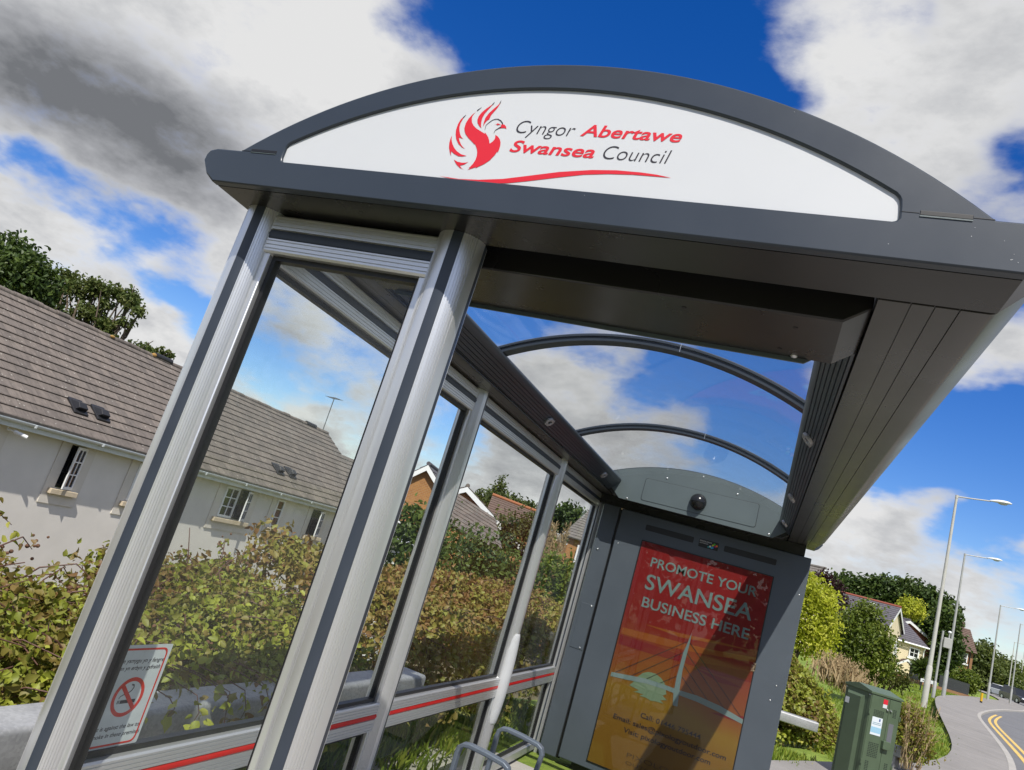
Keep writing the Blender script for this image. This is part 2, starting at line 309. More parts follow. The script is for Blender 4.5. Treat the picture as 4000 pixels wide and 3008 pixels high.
# ------------------------------------------------------------------ sign artwork outlines (x, height from eye) in metres
ART={
'body': [(-0.821,0.9514),(-0.8324,0.938),(-0.8393,0.9293),(-0.8453,0.918),(-0.8484,0.9051),(-0.8477,0.8925),(-0.8442,0.8839),(-0.8383,0.8755),(-0.8278,0.8662),(-0.8167,0.8583),(-0.8093,0.8527),(-0.8069,0.8491),(-0.808,0.8534),(-0.803,0.8482),(-0.7973,0.84),(-0.7935,0.8317),(-0.7913,0.8221),(-0.7912,0.811),(-0.7938,0.801),(-0.7982,0.7927),(-0.802,0.7881),(-0.797,0.791),(-0.7997,0.7865),(-0.8028,0.7834),(-0.7941,0.7876),(-0.7818,0.7936),(-0.7844,0.7891),(-0.7783,0.7939),(-0.7667,0.8016),(-0.7551,0.813),(-0.747,0.8277),(-0.7438,0.8377),(-0.7421,0.8341),(-0.7411,0.8421),(-0.7413,0.8519),(-0.7435,0.8615),(-0.7483,0.8697),(-0.755,0.876),(-0.7628,0.88),(-0.7607,0.8737),(-0.7611,0.8675),(-0.764,0.8618),(-0.7697,0.8558),(-0.774,0.8653),(-0.7787,0.8724),(-0.7852,0.8794),(-0.7918,0.8851),(-0.7897,0.8805),(-0.8005,0.8857),(-0.8163,0.8934),(-0.8259,0.9003),(-0.833,0.9087),(-0.8369,0.9186),(-0.8375,0.9275),(-0.834,0.9353),(-0.8273,0.9447)] ,
'f2': [(-0.7771,0.9723),(-0.7776,0.9628),(-0.7803,0.9525),(-0.7853,0.9421),(-0.7903,0.9316),(-0.7914,0.9202),(-0.796,0.9162),(-0.7995,0.9084),(-0.8008,0.8995),(-0.8027,0.9107),(-0.8026,0.9233),(-0.7978,0.9362),(-0.7896,0.9481),(-0.7821,0.9581),(-0.7784,0.9652)] ,
'f3': [(-0.7922,0.967),(-0.7964,0.9579),(-0.8023,0.9461),(-0.8081,0.9343),(-0.8103,0.9228),(-0.8092,0.9103),(-0.8065,0.9004),(-0.8034,0.8946),(-0.8114,0.9007),(-0.8183,0.9084),(-0.8215,0.917),(-0.8211,0.9259),(-0.8172,0.9363),(-0.8088,0.9476),(-0.8006,0.9558),(-0.7953,0.9618)] ,
'f4': [(-0.8551,0.9285),(-0.8598,0.9171),(-0.8621,0.9055),(-0.8613,0.8941),(-0.8579,0.8842),(-0.8527,0.8744),(-0.8474,0.8679),(-0.8402,0.863),(-0.8483,0.8653),(-0.8534,0.8664),(-0.8486,0.8571),(-0.8411,0.8477),(-0.834,0.8414),(-0.8259,0.8371),(-0.8362,0.8406),(-0.8491,0.8496),(-0.8587,0.8614),(-0.8645,0.8736),(-0.8678,0.886),(-0.8681,0.9013),(-0.8651,0.9142),(-0.8603,0.9222)] ,
'f5': [(-0.8731,0.8698),(-0.8706,0.8592),(-0.8646,0.8483),(-0.856,0.8377),(-0.8457,0.8292),(-0.8324,0.8223),(-0.8169,0.8195),(-0.8281,0.8168),(-0.8378,0.8168),(-0.8506,0.822),(-0.8611,0.8286),(-0.8571,0.8161),(-0.8632,0.8247),(-0.8699,0.8379),(-0.8733,0.8502),(-0.8742,0.8615)] ,
'f6': [(-0.846,0.8069),(-0.8352,0.8022),(-0.8225,0.8007),(-0.8132,0.8017),(-0.807,0.8045),(-0.8151,0.7967),(-0.8258,0.7926),(-0.8189,0.7865),(-0.8117,0.7829),(-0.824,0.7873),(-0.8351,0.7948),(-0.8427,0.8028)] ,
'beak': [(-0.7538,0.9092),(-0.7482,0.9081),(-0.743,0.9035),(-0.7396,0.896),(-0.7423,0.8988),(-0.7489,0.8993),(-0.7557,0.8982),(-0.7614,0.896),(-0.7585,0.8997),(-0.7553,0.9026),(-0.7568,0.9072)] ,
'eye': [(-0.7756,0.9068),(-0.7695,0.9081),(-0.7667,0.9106),(-0.7622,0.9094),(-0.7567,0.9069),(-0.7621,0.9071),(-0.7651,0.9054),(-0.7693,0.9075)] ,
'headline': [(-0.7935,0.8919),(-0.7937,0.8962),(-0.7944,0.9037),(-0.7907,0.909),(-0.7868,0.9136),(-0.7823,0.9183),(-0.7761,0.9212),(-0.7691,0.9217),(-0.7608,0.9178),(-0.7547,0.912),(-0.7532,0.9083)] ,
'neck': [(-0.7551,0.902),(-0.762,0.8959),(-0.7666,0.8919),(-0.768,0.8843)] ,
'swoosh': [(-0.8688,0.761),(-0.8166,0.7584),(-0.7673,0.7611),(-0.7087,0.769),(-0.6531,0.7819),(-0.581,0.799),(-0.5095,0.8105),(-0.4563,0.8147),(-0.4032,0.8146),(-0.3681,0.8125),(-0.3364,0.8079),(-0.3704,0.808),(-0.4189,0.8076),(-0.4714,0.8042),(-0.5243,0.7975),(-0.5772,0.786),(-0.6492,0.7691),(-0.6937,0.7597),(-0.7443,0.7537),(-0.7936,0.7526),(-0.833,0.7568)] ,
'mast': [(-0.4445,-0.2053),(-0.44,-0.2746),(-0.4435,-0.3549),(-0.4479,-0.4872),(-0.438,-0.622),(-0.4252,-0.7499),(-0.4597,-0.7534),(-0.4755,-0.6692),(-0.4795,-0.5412),(-0.4724,-0.3643),(-0.4566,-0.2799)] ,
'deck': [(-0.9651,-0.6737),(-0.8025,-0.65),(-0.6955,-0.6359),(-0.5693,-0.6323),(-0.4352,-0.6339),(-0.3053,-0.6276),(-0.1305,-0.6427),(0.061,-0.6786),(0.0613,-0.7113),(-0.0511,-0.6978),(-0.1638,-0.6836),(-0.2954,-0.6707),(-0.4358,-0.6683),(-0.5615,-0.6642),(-0.6874,-0.6681),(-0.8293,-0.69),(-0.9662,-0.7052)] ,
'sun': [(-0.7835,-0.6876),(-0.7663,-0.6466),(-0.7311,-0.604),(-0.6908,-0.5817),(-0.6373,-0.5769),(-0.5875,-0.595),(-0.5537,-0.6226),(-0.5229,-0.6941),(-0.5498,-0.7119),(-0.5091,-0.7322),(-0.5586,-0.7493),(-0.528,-0.7644),(-0.5897,-0.7687),(-0.6239,-0.7763),(-0.6622,-0.768),(-0.7165,-0.7695),(-0.685,-0.7499),(-0.7659,-0.756),(-0.7257,-0.7335),(-0.8071,-0.722)] ,
'band1': [(-0.9669,-0.3263),(-0.7773,-0.3115),(-0.5597,-0.2999),(-0.2973,-0.2809),(0.0671,-0.2302),(0.0744,-0.2659),(-0.122,-0.2926),(-0.3735,-0.3319),(-0.6361,-0.3602),(-0.969,-0.3727)] ,
'band2': [(-0.8116,-0.2498),(-0.5306,-0.2327),(-0.2703,-0.2066),(0.0338,-0.1901),(-0.2657,-0.227),(-0.5237,-0.2617)] ,
'band3': [(-0.9712,-0.3825),(-0.631,-0.3808),(-0.3585,-0.3967),(-0.0259,-0.346),(0.0682,-0.3566),(0.0757,-0.4128),(-0.1755,-0.4387),(-0.4387,-0.4319),(-0.7056,-0.4496),(-0.9666,-0.4538)] ,
'band4': [(-0.1919,-0.7101),(-0.0561,-0.6748),(0.0647,-0.6569),(0.0505,-0.707),(-0.0736,-0.7099)] ,
'band5': [(-0.3474,-0.4449),(-0.1306,-0.4491),(0.0007,-0.4718),(-0.1818,-0.4877)] ,
'cables': [(-0.9341,-0.6659),(-0.4617,-0.2772),(-0.811,-0.6529),(-0.4728,-0.3627),(-0.6987,-0.6413),(-0.4822,-0.4551),(-0.5911,-0.6354),(-0.4754,-0.5398),(-0.4441,-0.2759),(0.0208,-0.6642),(-0.4476,-0.3562),(-0.0988,-0.6524),(-0.4422,-0.4549),(-0.2208,-0.6389),(-0.4406,-0.5367),(-0.3214,-0.6331)] ,
}
# ------------------------------------------------------------------ text
def text_mesh(txt, shear=0, offset=0):
    cu = bpy.data.curves.new('lettering', 'FONT'); cu.body = txt; cu.size = 1; cu.shear = shear; cu.offset = offset; cu.resolution_u = 6
    ob = bpy.data.objects.new('lettering', cu); COL.objects.link(ob)
    dg = bpy.context.evaluated_depsgraph_get(); dg.update()
    me = bpy.data.meshes.new_from_object(ob.evaluated_get(dg))
    vs = [tuple(v.co) for v in me.vertices]; fs = [tuple(p.vertices) for p in me.polygons]
    bpy.data.objects.remove(ob); bpy.data.curves.remove(cu); bpy.data.meshes.remove(me)
    return vs, fs
CAPS = {}
def lettering(lines, mat, parent, fn, name='lettering', shear=0, offset=0):
    """lines: (text, xmin, xmax, baseline, cap height); fn maps (x, z) to a point; one object per line of text"""
    out = []
    for txt, x0, x1, zb, ch in lines:
        vs, fs = text_mesh(txt, shear, offset)
        if offset not in CAPS:
            hv, _ = text_mesh('H', 0, offset); CAPS[offset] = (min(v[1] for v in hv), max(v[1] for v in hv))
        c0, c1 = CAPS[offset]
        mn = min(v[0] for v in vs); mx = max(v[0] for v in vs)
        k = (x1-x0)/(mx-mn); kz = ch/(c1-c0)
        out.append(MB().add([fn(x0+(v[0]-mn)*k, zb+(v[1]-c0)*kz) for v in vs], fs).build(name, mat, parent, fix=False))
    return out
def ribbon(pts, w0, w1, fn, mb):
    n = len(pts); L = []; Rr = []
    for i, p in enumerate(pts):
        a = pts[max(i-1, 0)]; b = pts[min(i+1, n-1)]
        dx, dz = b[0]-a[0], b[1]-a[1]; l = math.hypot(dx, dz) or 1
        w = w0+(w1-w0)*i/(n-1)
        L.append(fn(p[0]-dz/l*w, p[1]+dx/l*w)); Rr.append(fn(p[0]+dz/l*w, p[1]-dx/l*w))
    mb.add(L+Rr, [(i, i+1, n+i+1, n+i) for i in range(n-1)])
def flat(poly, fn, mb):
    bm = bmesh.new(); bv = [bm.verts.new((p[0], p[1], 0)) for p in poly]
    for i in range(len(bv)): bm.edges.new((bv[i], bv[(i+1) % len(bv)]))
    bmesh.ops.triangle_fill(bm, use_beauty=True, edges=bm.edges[:]); bm.verts.index_update()
    mb.add([fn(v.co.x, v.co.y) for v in bm.verts], [[v.index for v in f.verts] for f in bm.faces]); bm.free()
def face(y): return lambda x, z: (x, y, H(z))

# ------------------------------------------------------------------ the bus shelter
CX = -.613
shelter = thing('bus_shelter', 'dark grey bus shelter with arched roof, white council sign and glazed aluminium back wall', 'bus shelter', (CX, 2.3, .05))
S = shelter
def roof_end(yf, sgn, sign=True, rise=.296):
    """fascia whose outer face is at y=yf; sgn=+1: the roof lies towards +y"""
    ys = lambda d: yf+sgn*d
    RA = (.856**2+rise**2)/(2*rise); oarc = arc(CX, .776+rise-RA, RA, .243, -1.469, 48)
    outer = [(-1.527, .68), (.301, .68), (.330, .70), (.356, .738), (.352, .756), (.340, .772), (.325, .776)]+oarc+[(-1.551, .776), (-1.572, .770), (-1.581, .755), (-1.582, .738), (-1.556, .70)]
    iarc = arc(-.62, 1.006-1.36, 1.36, .079, -1.321, 40) if sign else arc(-.62, .976-1.56, 1.56, .079, -1.321, 40)
    hole = [(-1.318, .7548), (.080, .7548), (.0885, .7575), (.0922, .7635), (.0905, .785), (.0882, .800), (.0855, .8055)]+iarc+[(-1.3275, .8045), (-1.331, .798), (-1.3308, .768), (-1.3285, .7600), (-1.3245, .7565)]
    mb = MB().plate(outer, [hole], XZ, ys(0), ys(.025))
    fas = mb.build('roof_fascia', ANTH, S, 30, .0035)
    # top sheet, side returns
    oa = arc(CX, .776+rise-RA-.003, RA, .240, -1.466, 48); ia = [(x, z-.006) for x, z in reversed(oa)]
    MB().extrude(oa+ia, XZ, ys(.0253), ys(.526)).build('roof_cap', ANTH, S, 30)
    if sign:
        pn = MB().plate([(x*1.004+.002, z-.006 if z < .76 else z+.006) for x, z in hole], [], XZ, ys(.007), ys(.013)).build('sign_panel', WHITEP, fas)
        f = face(ys(.0062))
        eb = MB()
        for k in ('body', 'f2', 'f3', 'f4', 'f5', 'f6', 'beak', 'eye', 'swoosh'): flat(ART[k], f, eb)
        eb.build('council_emblem', REDINK, fas, fix=False)
        lb = MB(); ribbon(ART['headline'], .0005, .0012, face(ys(.0060)), lb); ribbon(ART['neck'], .0014, .0004, face(ys(.0060)), lb)
        for k, n in (('body', 0), ('f2', 0), ('f3', 0), ('f4', 0)):        # dark outline tapering off the feather tips
            p = ART[k]; tip = p[n]; a = [(tip[0]*(1-t)+(p[1][0]+p[-1][0])/2*t, tip[1]*(1-t)+(p[1][1]+p[-1][1])/2*t) for t in (0, .35, .7, 1.0)]
            ribbon(a, .0003, .0014, face(ys(.0059)), lb)
        build_each(lb, 'emblem_outline', INK, fas, fix=False)
        lettering([('Cyngor', -.7159, -.5741, .8896, .0322), ('Council', -.4951, -.350, .8403, .0320)], INK, fas, f, shear=.22, offset=-.012)
        lettering([('Abertawe', -.5599, -.3372, .892, .0300), ('Swansea', -.7153, -.5142, .839, .0308)], REDINK, fas, f, name='bold_lettering', shear=.22, offset=.017)
        hb = MB(); hb.box(-1.4364, -1.3531, yf-.0012, yf+.004, H(.7745), H(.7835)); hb.box(.1237, .2079, yf-.0012, yf+.004, H(.772), H(.7815))
        build_each(hb, 'hinge_slot', RUB, fas, bevel=.001)
        sb = MB(); sb.box(-1.4665, -1.437, yf-.0008, yf+.002, H(.7757), H(.7768)); sb.box(.2085, .2405, yf-.0008, yf+.002, H(.7757), H(.7770)); sb.box(.094, .123, yf-.0008, yf+.002, H(.7757), H(.7763))
        build_each(sb, 'seam', RUB, fas)
        pl = MB(); pl.box(.124, .2075, yf-.0016, yf+.004, H(.7688), H(.7716)); pl.box(-1.436, -1.3535, yf-.0016, yf+.004, H(.7728), H(.7742)); build_each(pl, 'hinge_lip', PANELG, fas)
    if sign:
        cb = MB(); rr = random.Random(3)
        for i in range(11):
            x = rr.choice([rr.uniform(-1.45, .2), rr.uniform(.10, .29)]); z = rr.uniform(.69, .745) if rr.random() < .7 else .776+.296-1.386+math.sqrt(1.386**2-(x-CX)**2)-rr.uniform(.006, .05)
            w = rr.uniform(.0005, .0011); cb.add([(x-w, yf-.0007, H(z)), (x, yf-.0007, H(z-w*.6)), (x+w*1.2, yf-.0007, H(z+w*.2)), (x, yf-.0007, H(z+w))], [(0, 1, 2, 3)])
        tag(cb.build('paint_chip', WHITEP, fas, fix=False), kind='stuff')
        sb2 = MB()
        for i in range(60):                                     # insect spotting under the left corner
            x = rr.uniform(-1.50, -1.37); y = rr.uniform(.03, .16); w = rr.uniform(.0007, .0022); sb2.add([(x-w, y, H(.6793)), (x, y+w, H(.6793)), (x+w, y, H(.6793)), (x, y-w, H(.6793))], [(0, 1, 2, 3)])
        tag(sb2.build('dirt_spot', RUB, fas, fix=False), kind='stuff')
    # underside plate with rolled edge, light box
    p = [(ys(.0253), .680), (ys(.170), .680), (ys(.178), .688), (ys(.178), .735), (ys(.174), .735), (ys(.172), .692), (ys(.166), .686), (ys(.0253), .686)]
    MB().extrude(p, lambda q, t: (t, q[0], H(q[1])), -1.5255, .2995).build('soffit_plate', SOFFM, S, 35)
    MB().box(-1.30, .09, ys(.179), ys(.232), H(.745), H(.75)).build('recess_board', RUB, S)
    q = [(-1.3195, .700), (-1.268, .650), (.042, .650), (.0934, .688), (.0934, .74), (-1.3195, .74)]
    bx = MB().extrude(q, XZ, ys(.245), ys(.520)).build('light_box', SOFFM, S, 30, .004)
    db = MB()
    for x, d in ((-.30, .30), (-.08, .47), (-.05, .32)): db.cyl((x, ys(d), H(.6490)), (x, ys(d), H(.652)), .006, 10)
    build_each(db, 'rivet_hole', RUB, bx)
    nb = MB(); nb.sphere((-.045, ys(.505), H(.650)), .009, 10, 6, sz=.6); nb.build('bolt_head', STEELW, bx, 60)
    ea = arc(CX, .995-1.5, 1.5, .082, -1.308, 36) if sign else arc(CX, .776+rise-RA-.0095, RA, .082, -1.308, 36)
    back = [(-1.215, .640), (-.020, .640), (.082, .72)]+ea+[(-1.308, .72)]
    bp = MB().extrude(back, XZ, ys(.5205), ys(.526)).build('inner_panel', PANELG, S, bevel=.0015)
    return bp
roof_end(0, 1)
far_panel = roof_end(5.026, -1, sign=False, rise=.222)
YP = 4.5                                  # inner face of the far panel
fp = far_panel
def rrect(x0, z0, x1, z1, x2, z2, x3, z3, r=.022):
    P = [(x0, z0), (x1, z1), (x2, z2), (x3, z3)]; out = []
    for i in range(4):
        p, a, b = Vector(P[i]), Vector(P[i-1]), Vector(P[(i+1) % 4])
        u = (a-p).normalized(); v = (b-p).normalized()
        for k in range(6):
            t = k/5; q = (p+u*r)*(1-t)**2+2*t*(1-t)*p+(p+v*r)*t*t; out.append((q.x, q.y))
    return out
hatch_o = rrect(-1.042, .668, -.152, .680, -.155, .8655, -1.040, .852)
hatch_i = [(CX+(x-CX)*.993, .766+(z-.766)*.972) for x, z in hatch_o]
MB().plate(hatch_o, [hatch_i], XZ, YP-.0010, YP+.001).build('hatch_gap', RUB, fp)
MB().plate(hatch_i, [], XZ, YP-.0035, YP+.001).build('hatch_cover', PANELG, fp, bevel=.0015)
dm = MB(); dm.cyl((-.600, YP-.022, H(.764)), (-.600, YP-.003, H(.764)), .063, 28); dm.sphere((-.600, YP-.022, H(.764)), .060, 28, 16, sy=.95)
dm.build('camera_dome', pmat('dome_smoked', (.012, .013, .015), .22), fp, 40)
sb = MB()
for x, z in ((-.878, .8885), (-.607, .968), (-.330, .8985), (-1.15, .653), (-.05, .66)): sb.sphere((x, YP-.001, H(z)), .0085, 10, 6, sy=.5)
build_each(sb, 'rivet', STEELW, fp, smooth=60)
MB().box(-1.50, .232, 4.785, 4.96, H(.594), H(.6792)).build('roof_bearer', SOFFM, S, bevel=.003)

# gutter beams along both sides: ribbed inner face, soffit with grooves, outer face
def gutter(side):
    X = (lambda x: x) if side > 0 else (lambda x: 2*CX-x)
    face_pts = []
    a = Vector((.0105, .764)); b = Vector((.081, .692)); d = b-a; n = Vector((-d.y, d.x)).normalized()
    for i in range(6):
        t0 = i/6+.02; t1 = (i+1)/6-.02
        face_pts += [a+d*t0, a+d*t1, a+d*(t1+.005)-n*-.004, a+d*(t1+.035)-n*-.004]
    nose = [Vector((.018+.015*math.cos(t), .782+.016*math.sin(t))) for t in [math.pi*(.5+.09*k) for k in range(0, 8)]]
    inner = [(.10, .81), (.05, .81)]+[tuple(v) for v in nose]+[tuple(v) for v in face_pts]+[(.083, .690), (.0905, .690), (.0905, .72), (.10, .72)]
    pr = [(X(x), z) for x, z in inner]
    beam = MB().extrude(pr, XZ, .5262, 4.4995).build('gutter_beam', ANTH, S, 35)
    gb = MB()
    for y in (2.42,): gb.box(X(.0015), X(.0908), y-.0012, y+.0012, H(.6888), H(.79))
    for y, zc in (((1.62, .735), (3.05, .735), (4.18, .735)) if side > 0 else ((2.44, .735), (4.02, .735))):
        c = Vector((X(.0455), y, H(zc-.006))); t = Vector((X(d.x)-X(0), 0, d.y)).normalized(); nn = Vector((-(n.x) if side > 0 else n.x, 0, -n.y))
        nn = Vector((-.714 if side > 0 else .714, 0, -.70))
        cb = MB(); pts = []
        for hw, hh in ((.042, .026),):
            ring = [(-hw, -hh*.35), (-hw*.62, -hh), (hw*.62, -hh), (hw, -hh*.35), (hw, hh*.35), (hw*.62, hh), (-hw*.62, hh), (-hw, hh*.35)]
        eye = [(.020*math.cos(k*math.pi/6), .011*math.sin(k*math.pi/6)) for k in range(12)]
        cb.plate(ring, [eye], lambda p, tt: tuple(c+Vector((0, 1, 0))*p[0]+t*p[1]+nn*tt), 0, .014)
        ob = cb.build('roof_clip', LIGHTM, beam, bevel=.002)
        eb = MB(); eb.obox(c+nn*.003, Vector((0, .021, 0)), t*.012, nn*.002); eb.build('clip_slot', RUB, beam)
    # soffit
    gr = [.155, .197, .240]; w = .0013
    bot = [(.0958, .680)]
    for g in gr: bot += [(g-w, .680), (g-w, .6835), (g+w, .6835), (g+w, .680)]
    out = bot+[(.290, .680), (.300, .683), (.355, .741), (.347, .772), (.335, .782), (.0958, .79)]
    MB().extrude([(X(x), z) for x, z in out], XZ, .1785, 4.847).build('gutter_soffit', GUTM, S, 35)
gutter(1); gutter(-1)

# barrel vault: two arched ribs and three panes
VR = 1.41; VZ = .938-VR
for y in (1.50, 3.00):
    prof = [(-.030, 0), (.030, 0), (.030, .010), (.022, .012), (.022, .020), (.030, .022), (.030, .030), (.020, .036), (-.020, .036), (-.030, .030), (-.030, .022), (-.022, .020), (-.022, .012), (-.030, .010)]
    A = [math.asin((x-CX)/VR) for x in np.linspace(CX-.66, CX+.66, 41)]
    vs = []; fs = []; n = len(prof)
    for a in A:
        for p, q in prof: vs.append((CX+(VR+q)*math.sin(a), y+p, H(VZ+(VR+q)*math.cos(a))))
    for i in range(len(A)-1):
        for j in range(n): fs.append((i*n+j, i*n+(j+1) % n, (i+1)*n+(j+1) % n, (i+1)*n+j))
    rb = MB().add(vs, fs).build('roof_rib', ANTH, S, 40)
    jb = MB(); a = .085; jb.box(CX+VR*a-.001, CX+VR*a+.0015, y-.0315, y-.0295, H(VZ+VR*.9965), H(VZ+VR*.9965+.036)); jb.build('rib_joint', STEELW, rb)
for y0, y1 in ((.527, 1.48), (1.52, 2.98), (3.02, 4.499)):
    o1 = [(CX+(VR+.021)*math.sin(a), VZ+(VR+.021)*math.cos(a)) for a in A]; i1 = [(CX+(VR+.015)*math.sin(a), VZ+(VR+.015)*math.cos(a)) for a in reversed(A)]
    MB().extrude(o1+i1, XZ, y0, y1).build('roof_pane', ROOFGL, S, 40)

# posts: round grooved extrusions with three dark infill strips
def post(x, y, top, bottom, rot=0, r=.062):
    th0 = [0+rot, 90+rot, 180+rot, 270+rot]; hw = 25.5
    pts = []; n = 720
    groove = [29.5, 36.5, 42, 48, 53.5, 60.5]
    for i in range(n):
        th = 360*i/n
        rel = min(((th-t) % 360) for t in th0)
        rr = r
        if rel < hw or rel > 360-hw: rr = r-.004
        else:
            for g in groove:
                if abs(rel-g) < 1.1: rr = r-.0024
        a = R(th-90); pts.append((x+rr*math.cos(a), y+rr*math.sin(a)))
    ps = MB().extrude(pts, lambda p, t: (p[0], p[1], t), bottom, top).build('post', ALU, S, 50)
    for t in th0:
        arcp = [(x+(r-.0006)*math.cos(R(t+k-90)), y+(r-.0006)*math.sin(R(t+k-90))) for k in np.linspace(-hw+.7, hw-.7, 8)]
        mid = [(x+(r-.0018)*math.cos(R(t+k-90)), y+(r-.0018)*math.sin(R(t+k-90))) for k in (-1.5, 1.5)]
        arcp = arcp[:4]+arcp[4:]
        inn = [(x+(r-.0036)*math.cos(R(t+k-90)), y+(r-.0036)*math.sin(R(t+k-90))) for k in np.linspace(hw-.7, -hw+.7, 8)]
        MB().extrude(arcp+inn, lambda p, tt: (p[0], p[1], tt), bottom, top-.001).build('infill_strip', NAVY, ps, 40)
    return ps
PX = -1.458; PY = .170
TOP = H(.6797)
post(PX, PY, TOP, .03); post(-.846, PY, TOP, .03)
post_a = post(PX, 1.82, TOP-.0006, .05, 90); post_b = post(PX, 3.45, TOP-.0006, .07, 90)
wp = post(PX+.01, 4.86, H(.5935), .08, 90)

# grooved rail profile (d = depth from the centre plane, z = height), running along a line
def rail(kind, fn, t0, t1, z0, z1, mat=ALU, half=.035, n=5, parent=S, name='frame_rail', midstrip=None, smat=NAVY):
    hgt = z1-z0; pts = [(-half, z0+.004), (-half+.004, z0)]
    pts += [(half-.006, z0), (half, z0+.005)]
    for k in range(1, n*2):
        z = z0+hgt*k/(n*2); e = .0018
        if midstrip and z0+hgt*midstrip[0]-.006 < z < z0+hgt*midstrip[1]+.006: continue
        pts += [(half, z-e), (half-.0028, z-e*.4), (half-.0028, z+e*.4), (half, z+e)]
    if midstrip:
        a, b = z0+hgt*midstrip[0], z0+hgt*midstrip[1]
        low = [p for p in pts if p[1] < a]; high = [p for p in pts if p[1] >= a]
        pts = low+[(half, a), (half-.006, a), (half-.006, b), (half, b)]+high
    pts += [(half, z1-.005), (half-.006, z1), (-half+.004, z1), (-half, z1-.004)]
    ob = MB().extrude(pts, lambda p, t: fn(p[0], t, p[1]), t0, t1).build(name, mat, parent, 35)
    if midstrip:
        a, b = z0+hgt*midstrip[0]+.001, z0+hgt*midstrip[1]-.001
        sp = [(half-.0055, a), (half-.001, a+.002), (half+.0005, (a+b)/2), (half-.001, b-.002), (half-.0055, b)]
        MB().extrude(sp, lambda p, t: fn(p[0], t, p[1]), t0+.001, t1-.001).build('infill_strip', smat, ob, 50)
    return ob
wall = lambda d, t, z: (PX+d, t, H(z))
endp = lambda d, t, z: (t, PY-d, H(z))
def jamb(fn, t, z0, z1, w=.020, half=.028):
    MB().extrude([(-half, z0), (half-.003, z0), (half, z0), (half, z1), (half-.003, z1), (-half, z1)], lambda p, q: fn(p[0], q, p[1]), t-w/2, t+w/2).build('frame_jamb', ALU, S, 30, .003)
def gasket(fn, t0, t1, z0, z1, w=.013, d=.012):
    o = [(t0, z0), (t1, z0), (t1, z1), (t0, z1)]; i = [(t0+w, z0+w), (t1-w, z0+w), (t1-w, z1-w), (t0+w, z1-w)]
    MB().plate(o, [i], lambda p, q: fn(q, p[0], p[1]), -d, d).build('gasket', RUB, S)
def pane(fn, t0, t1, z0, z1, d=.003):
    vs = [fn(q, t, z) for q in (-d, d) for t, z in ((t0, z0), (t1, z0), (t1, z1), (t0, z1))]
    return MB().add(vs, [(0, 1, 2, 3), (7, 6, 5, 4), (0, 4, 5, 1), (1, 5, 6, 2), (2, 6, 7, 3), (3, 7, 4, 0)]).build('glass_pane', WALLGL, S)
# end panel between the two front posts
x0, x1 = PX+.052, -.846-.052
rail(0, endp, x0-.004, x1+.004, .561, .672, midstrip=(.36, .62))
rail(0, endp, x0-.004, x1+.004, -1.36, -1.25)
jamb(endp, x0+.010, -1.25, .561); jamb(endp, x1-.010, -1.25, .561)
gasket(endp, x0+.020, x1-.020, -1.25, .561, .013); pane(endp, x0+.026, x1-.026, -1.245, .556)
# back wall bays
bays = [(PY+.05, 1.82-.05), (1.82+.05, 3.45-.05), (3.45+.05, 4.80)]
for a, b in bays:
    rail(1, wall, a-.006, b+.006, .5625, .674, midstrip=(.36, .62))
    rail(1, wall, a-.006, b+.006, -.912, -.790, midstrip=(.44, .63), smat=RAILRED)
    rail(1, wall, a-.006, b+.006, -1.44, -1.38)
    for t in (a+.010, b-.010):
        jamb(wall, t, -.790, .5625); jamb(wall, t, -1.38, -.912)
    gasket(wall, a+.020, b-.020, -.790, .5625, .016); gasket(wall, a+.020, b-.020, -1.38, -.912, .016)
    pane(wall, a+.030, b-.030, -.782, .555); pane(wall, a+.030, b-.030, -1.372, -.920)
MB().box(PX-.03, PX+.14, .30, 4.45, H(.682), H(.70)).build('wall_head', SOFFM, S)
# white moulded cover clipped round the second inner post
cv = []; nz = 22
for i in range(nz):
    t = i/(nz-1); z = -.49-(.60)*t
    k = math.sin(math.pi*min(1, max(0, t*1.0)))**.45 if 0 < t < 1 else .02
    cv.append((z, .010+.027*k))
vs = []; fs = []; m = 18
for z, w in cv:
    for j in range(m):
        a = math.pi*(-.12+1.24*j/(m-1))-math.pi/2
        vs.append((PX+.035+(.012+w*.95)*math.cos(a), 3.45+(.03+w*.75)*math.sin(a), H(z)))
for i in range(nz-1):
    for j in range(m-1): fs.append((i*m+j, i*m+j+1, (i+1)*m+j+1, (i+1)*m+j))
cover = MB().add(vs, fs).build('post_cover', pmat('cover_plastic', (.60, .61, .62), .35, 0, .05, 6), S, 60)
sm = cover.modifiers.new('thick', 'SOLIDIFY'); sm.thickness = .004; sm.offset = -1

# no smoking notice stuck on the first pane
STK = lambda off: (lambda y, z: (PX+.0036+off, y-1.3, H(z)))
SK = lambda p: (p[0], p[1])
gray = pmat('notice_film', (.60, .66, .66), .35, 0, .08, 14, coat=.2)
so_, so1 = 1.437, 1.7218
def rr2(a, z0, b, z1, r):
    return rrect(a, z0, b, z0, b, z1, a, z1, r)
notice = MB().plate(rr2(so_, -.7735, so1, -.5118, .004), [], lambda p, q: STK(q)(p[0], p[1]), 0, .0005).build('no_smoking_notice', gray, S)
nred = pmat('notice_red', (.62, .030, .015), .4)
rb = MB().plate(rr2(so_+.010, -.7690, so1-.0105, -.5205, .02), [rr2(so_+.015, -.7640, so1-.0155, -.5255, .017)], lambda p, q: STK(q)(p[0], p[1]), .0006, .0009)
cy_, cz_ = 1.6295, -.6465
ci = lambda r: [(cy_+r*math.cos(k*math.pi/24), cz_+r*math.sin(k*math.pi/24)) for k in range(48)]
rb.plate(ci(.0505), [ci(.0405)], lambda p, q: STK(q)(p[0], p[1]), .0006, .0009)
u = Vector((.707, -.707)); v = Vector((.707, .707))
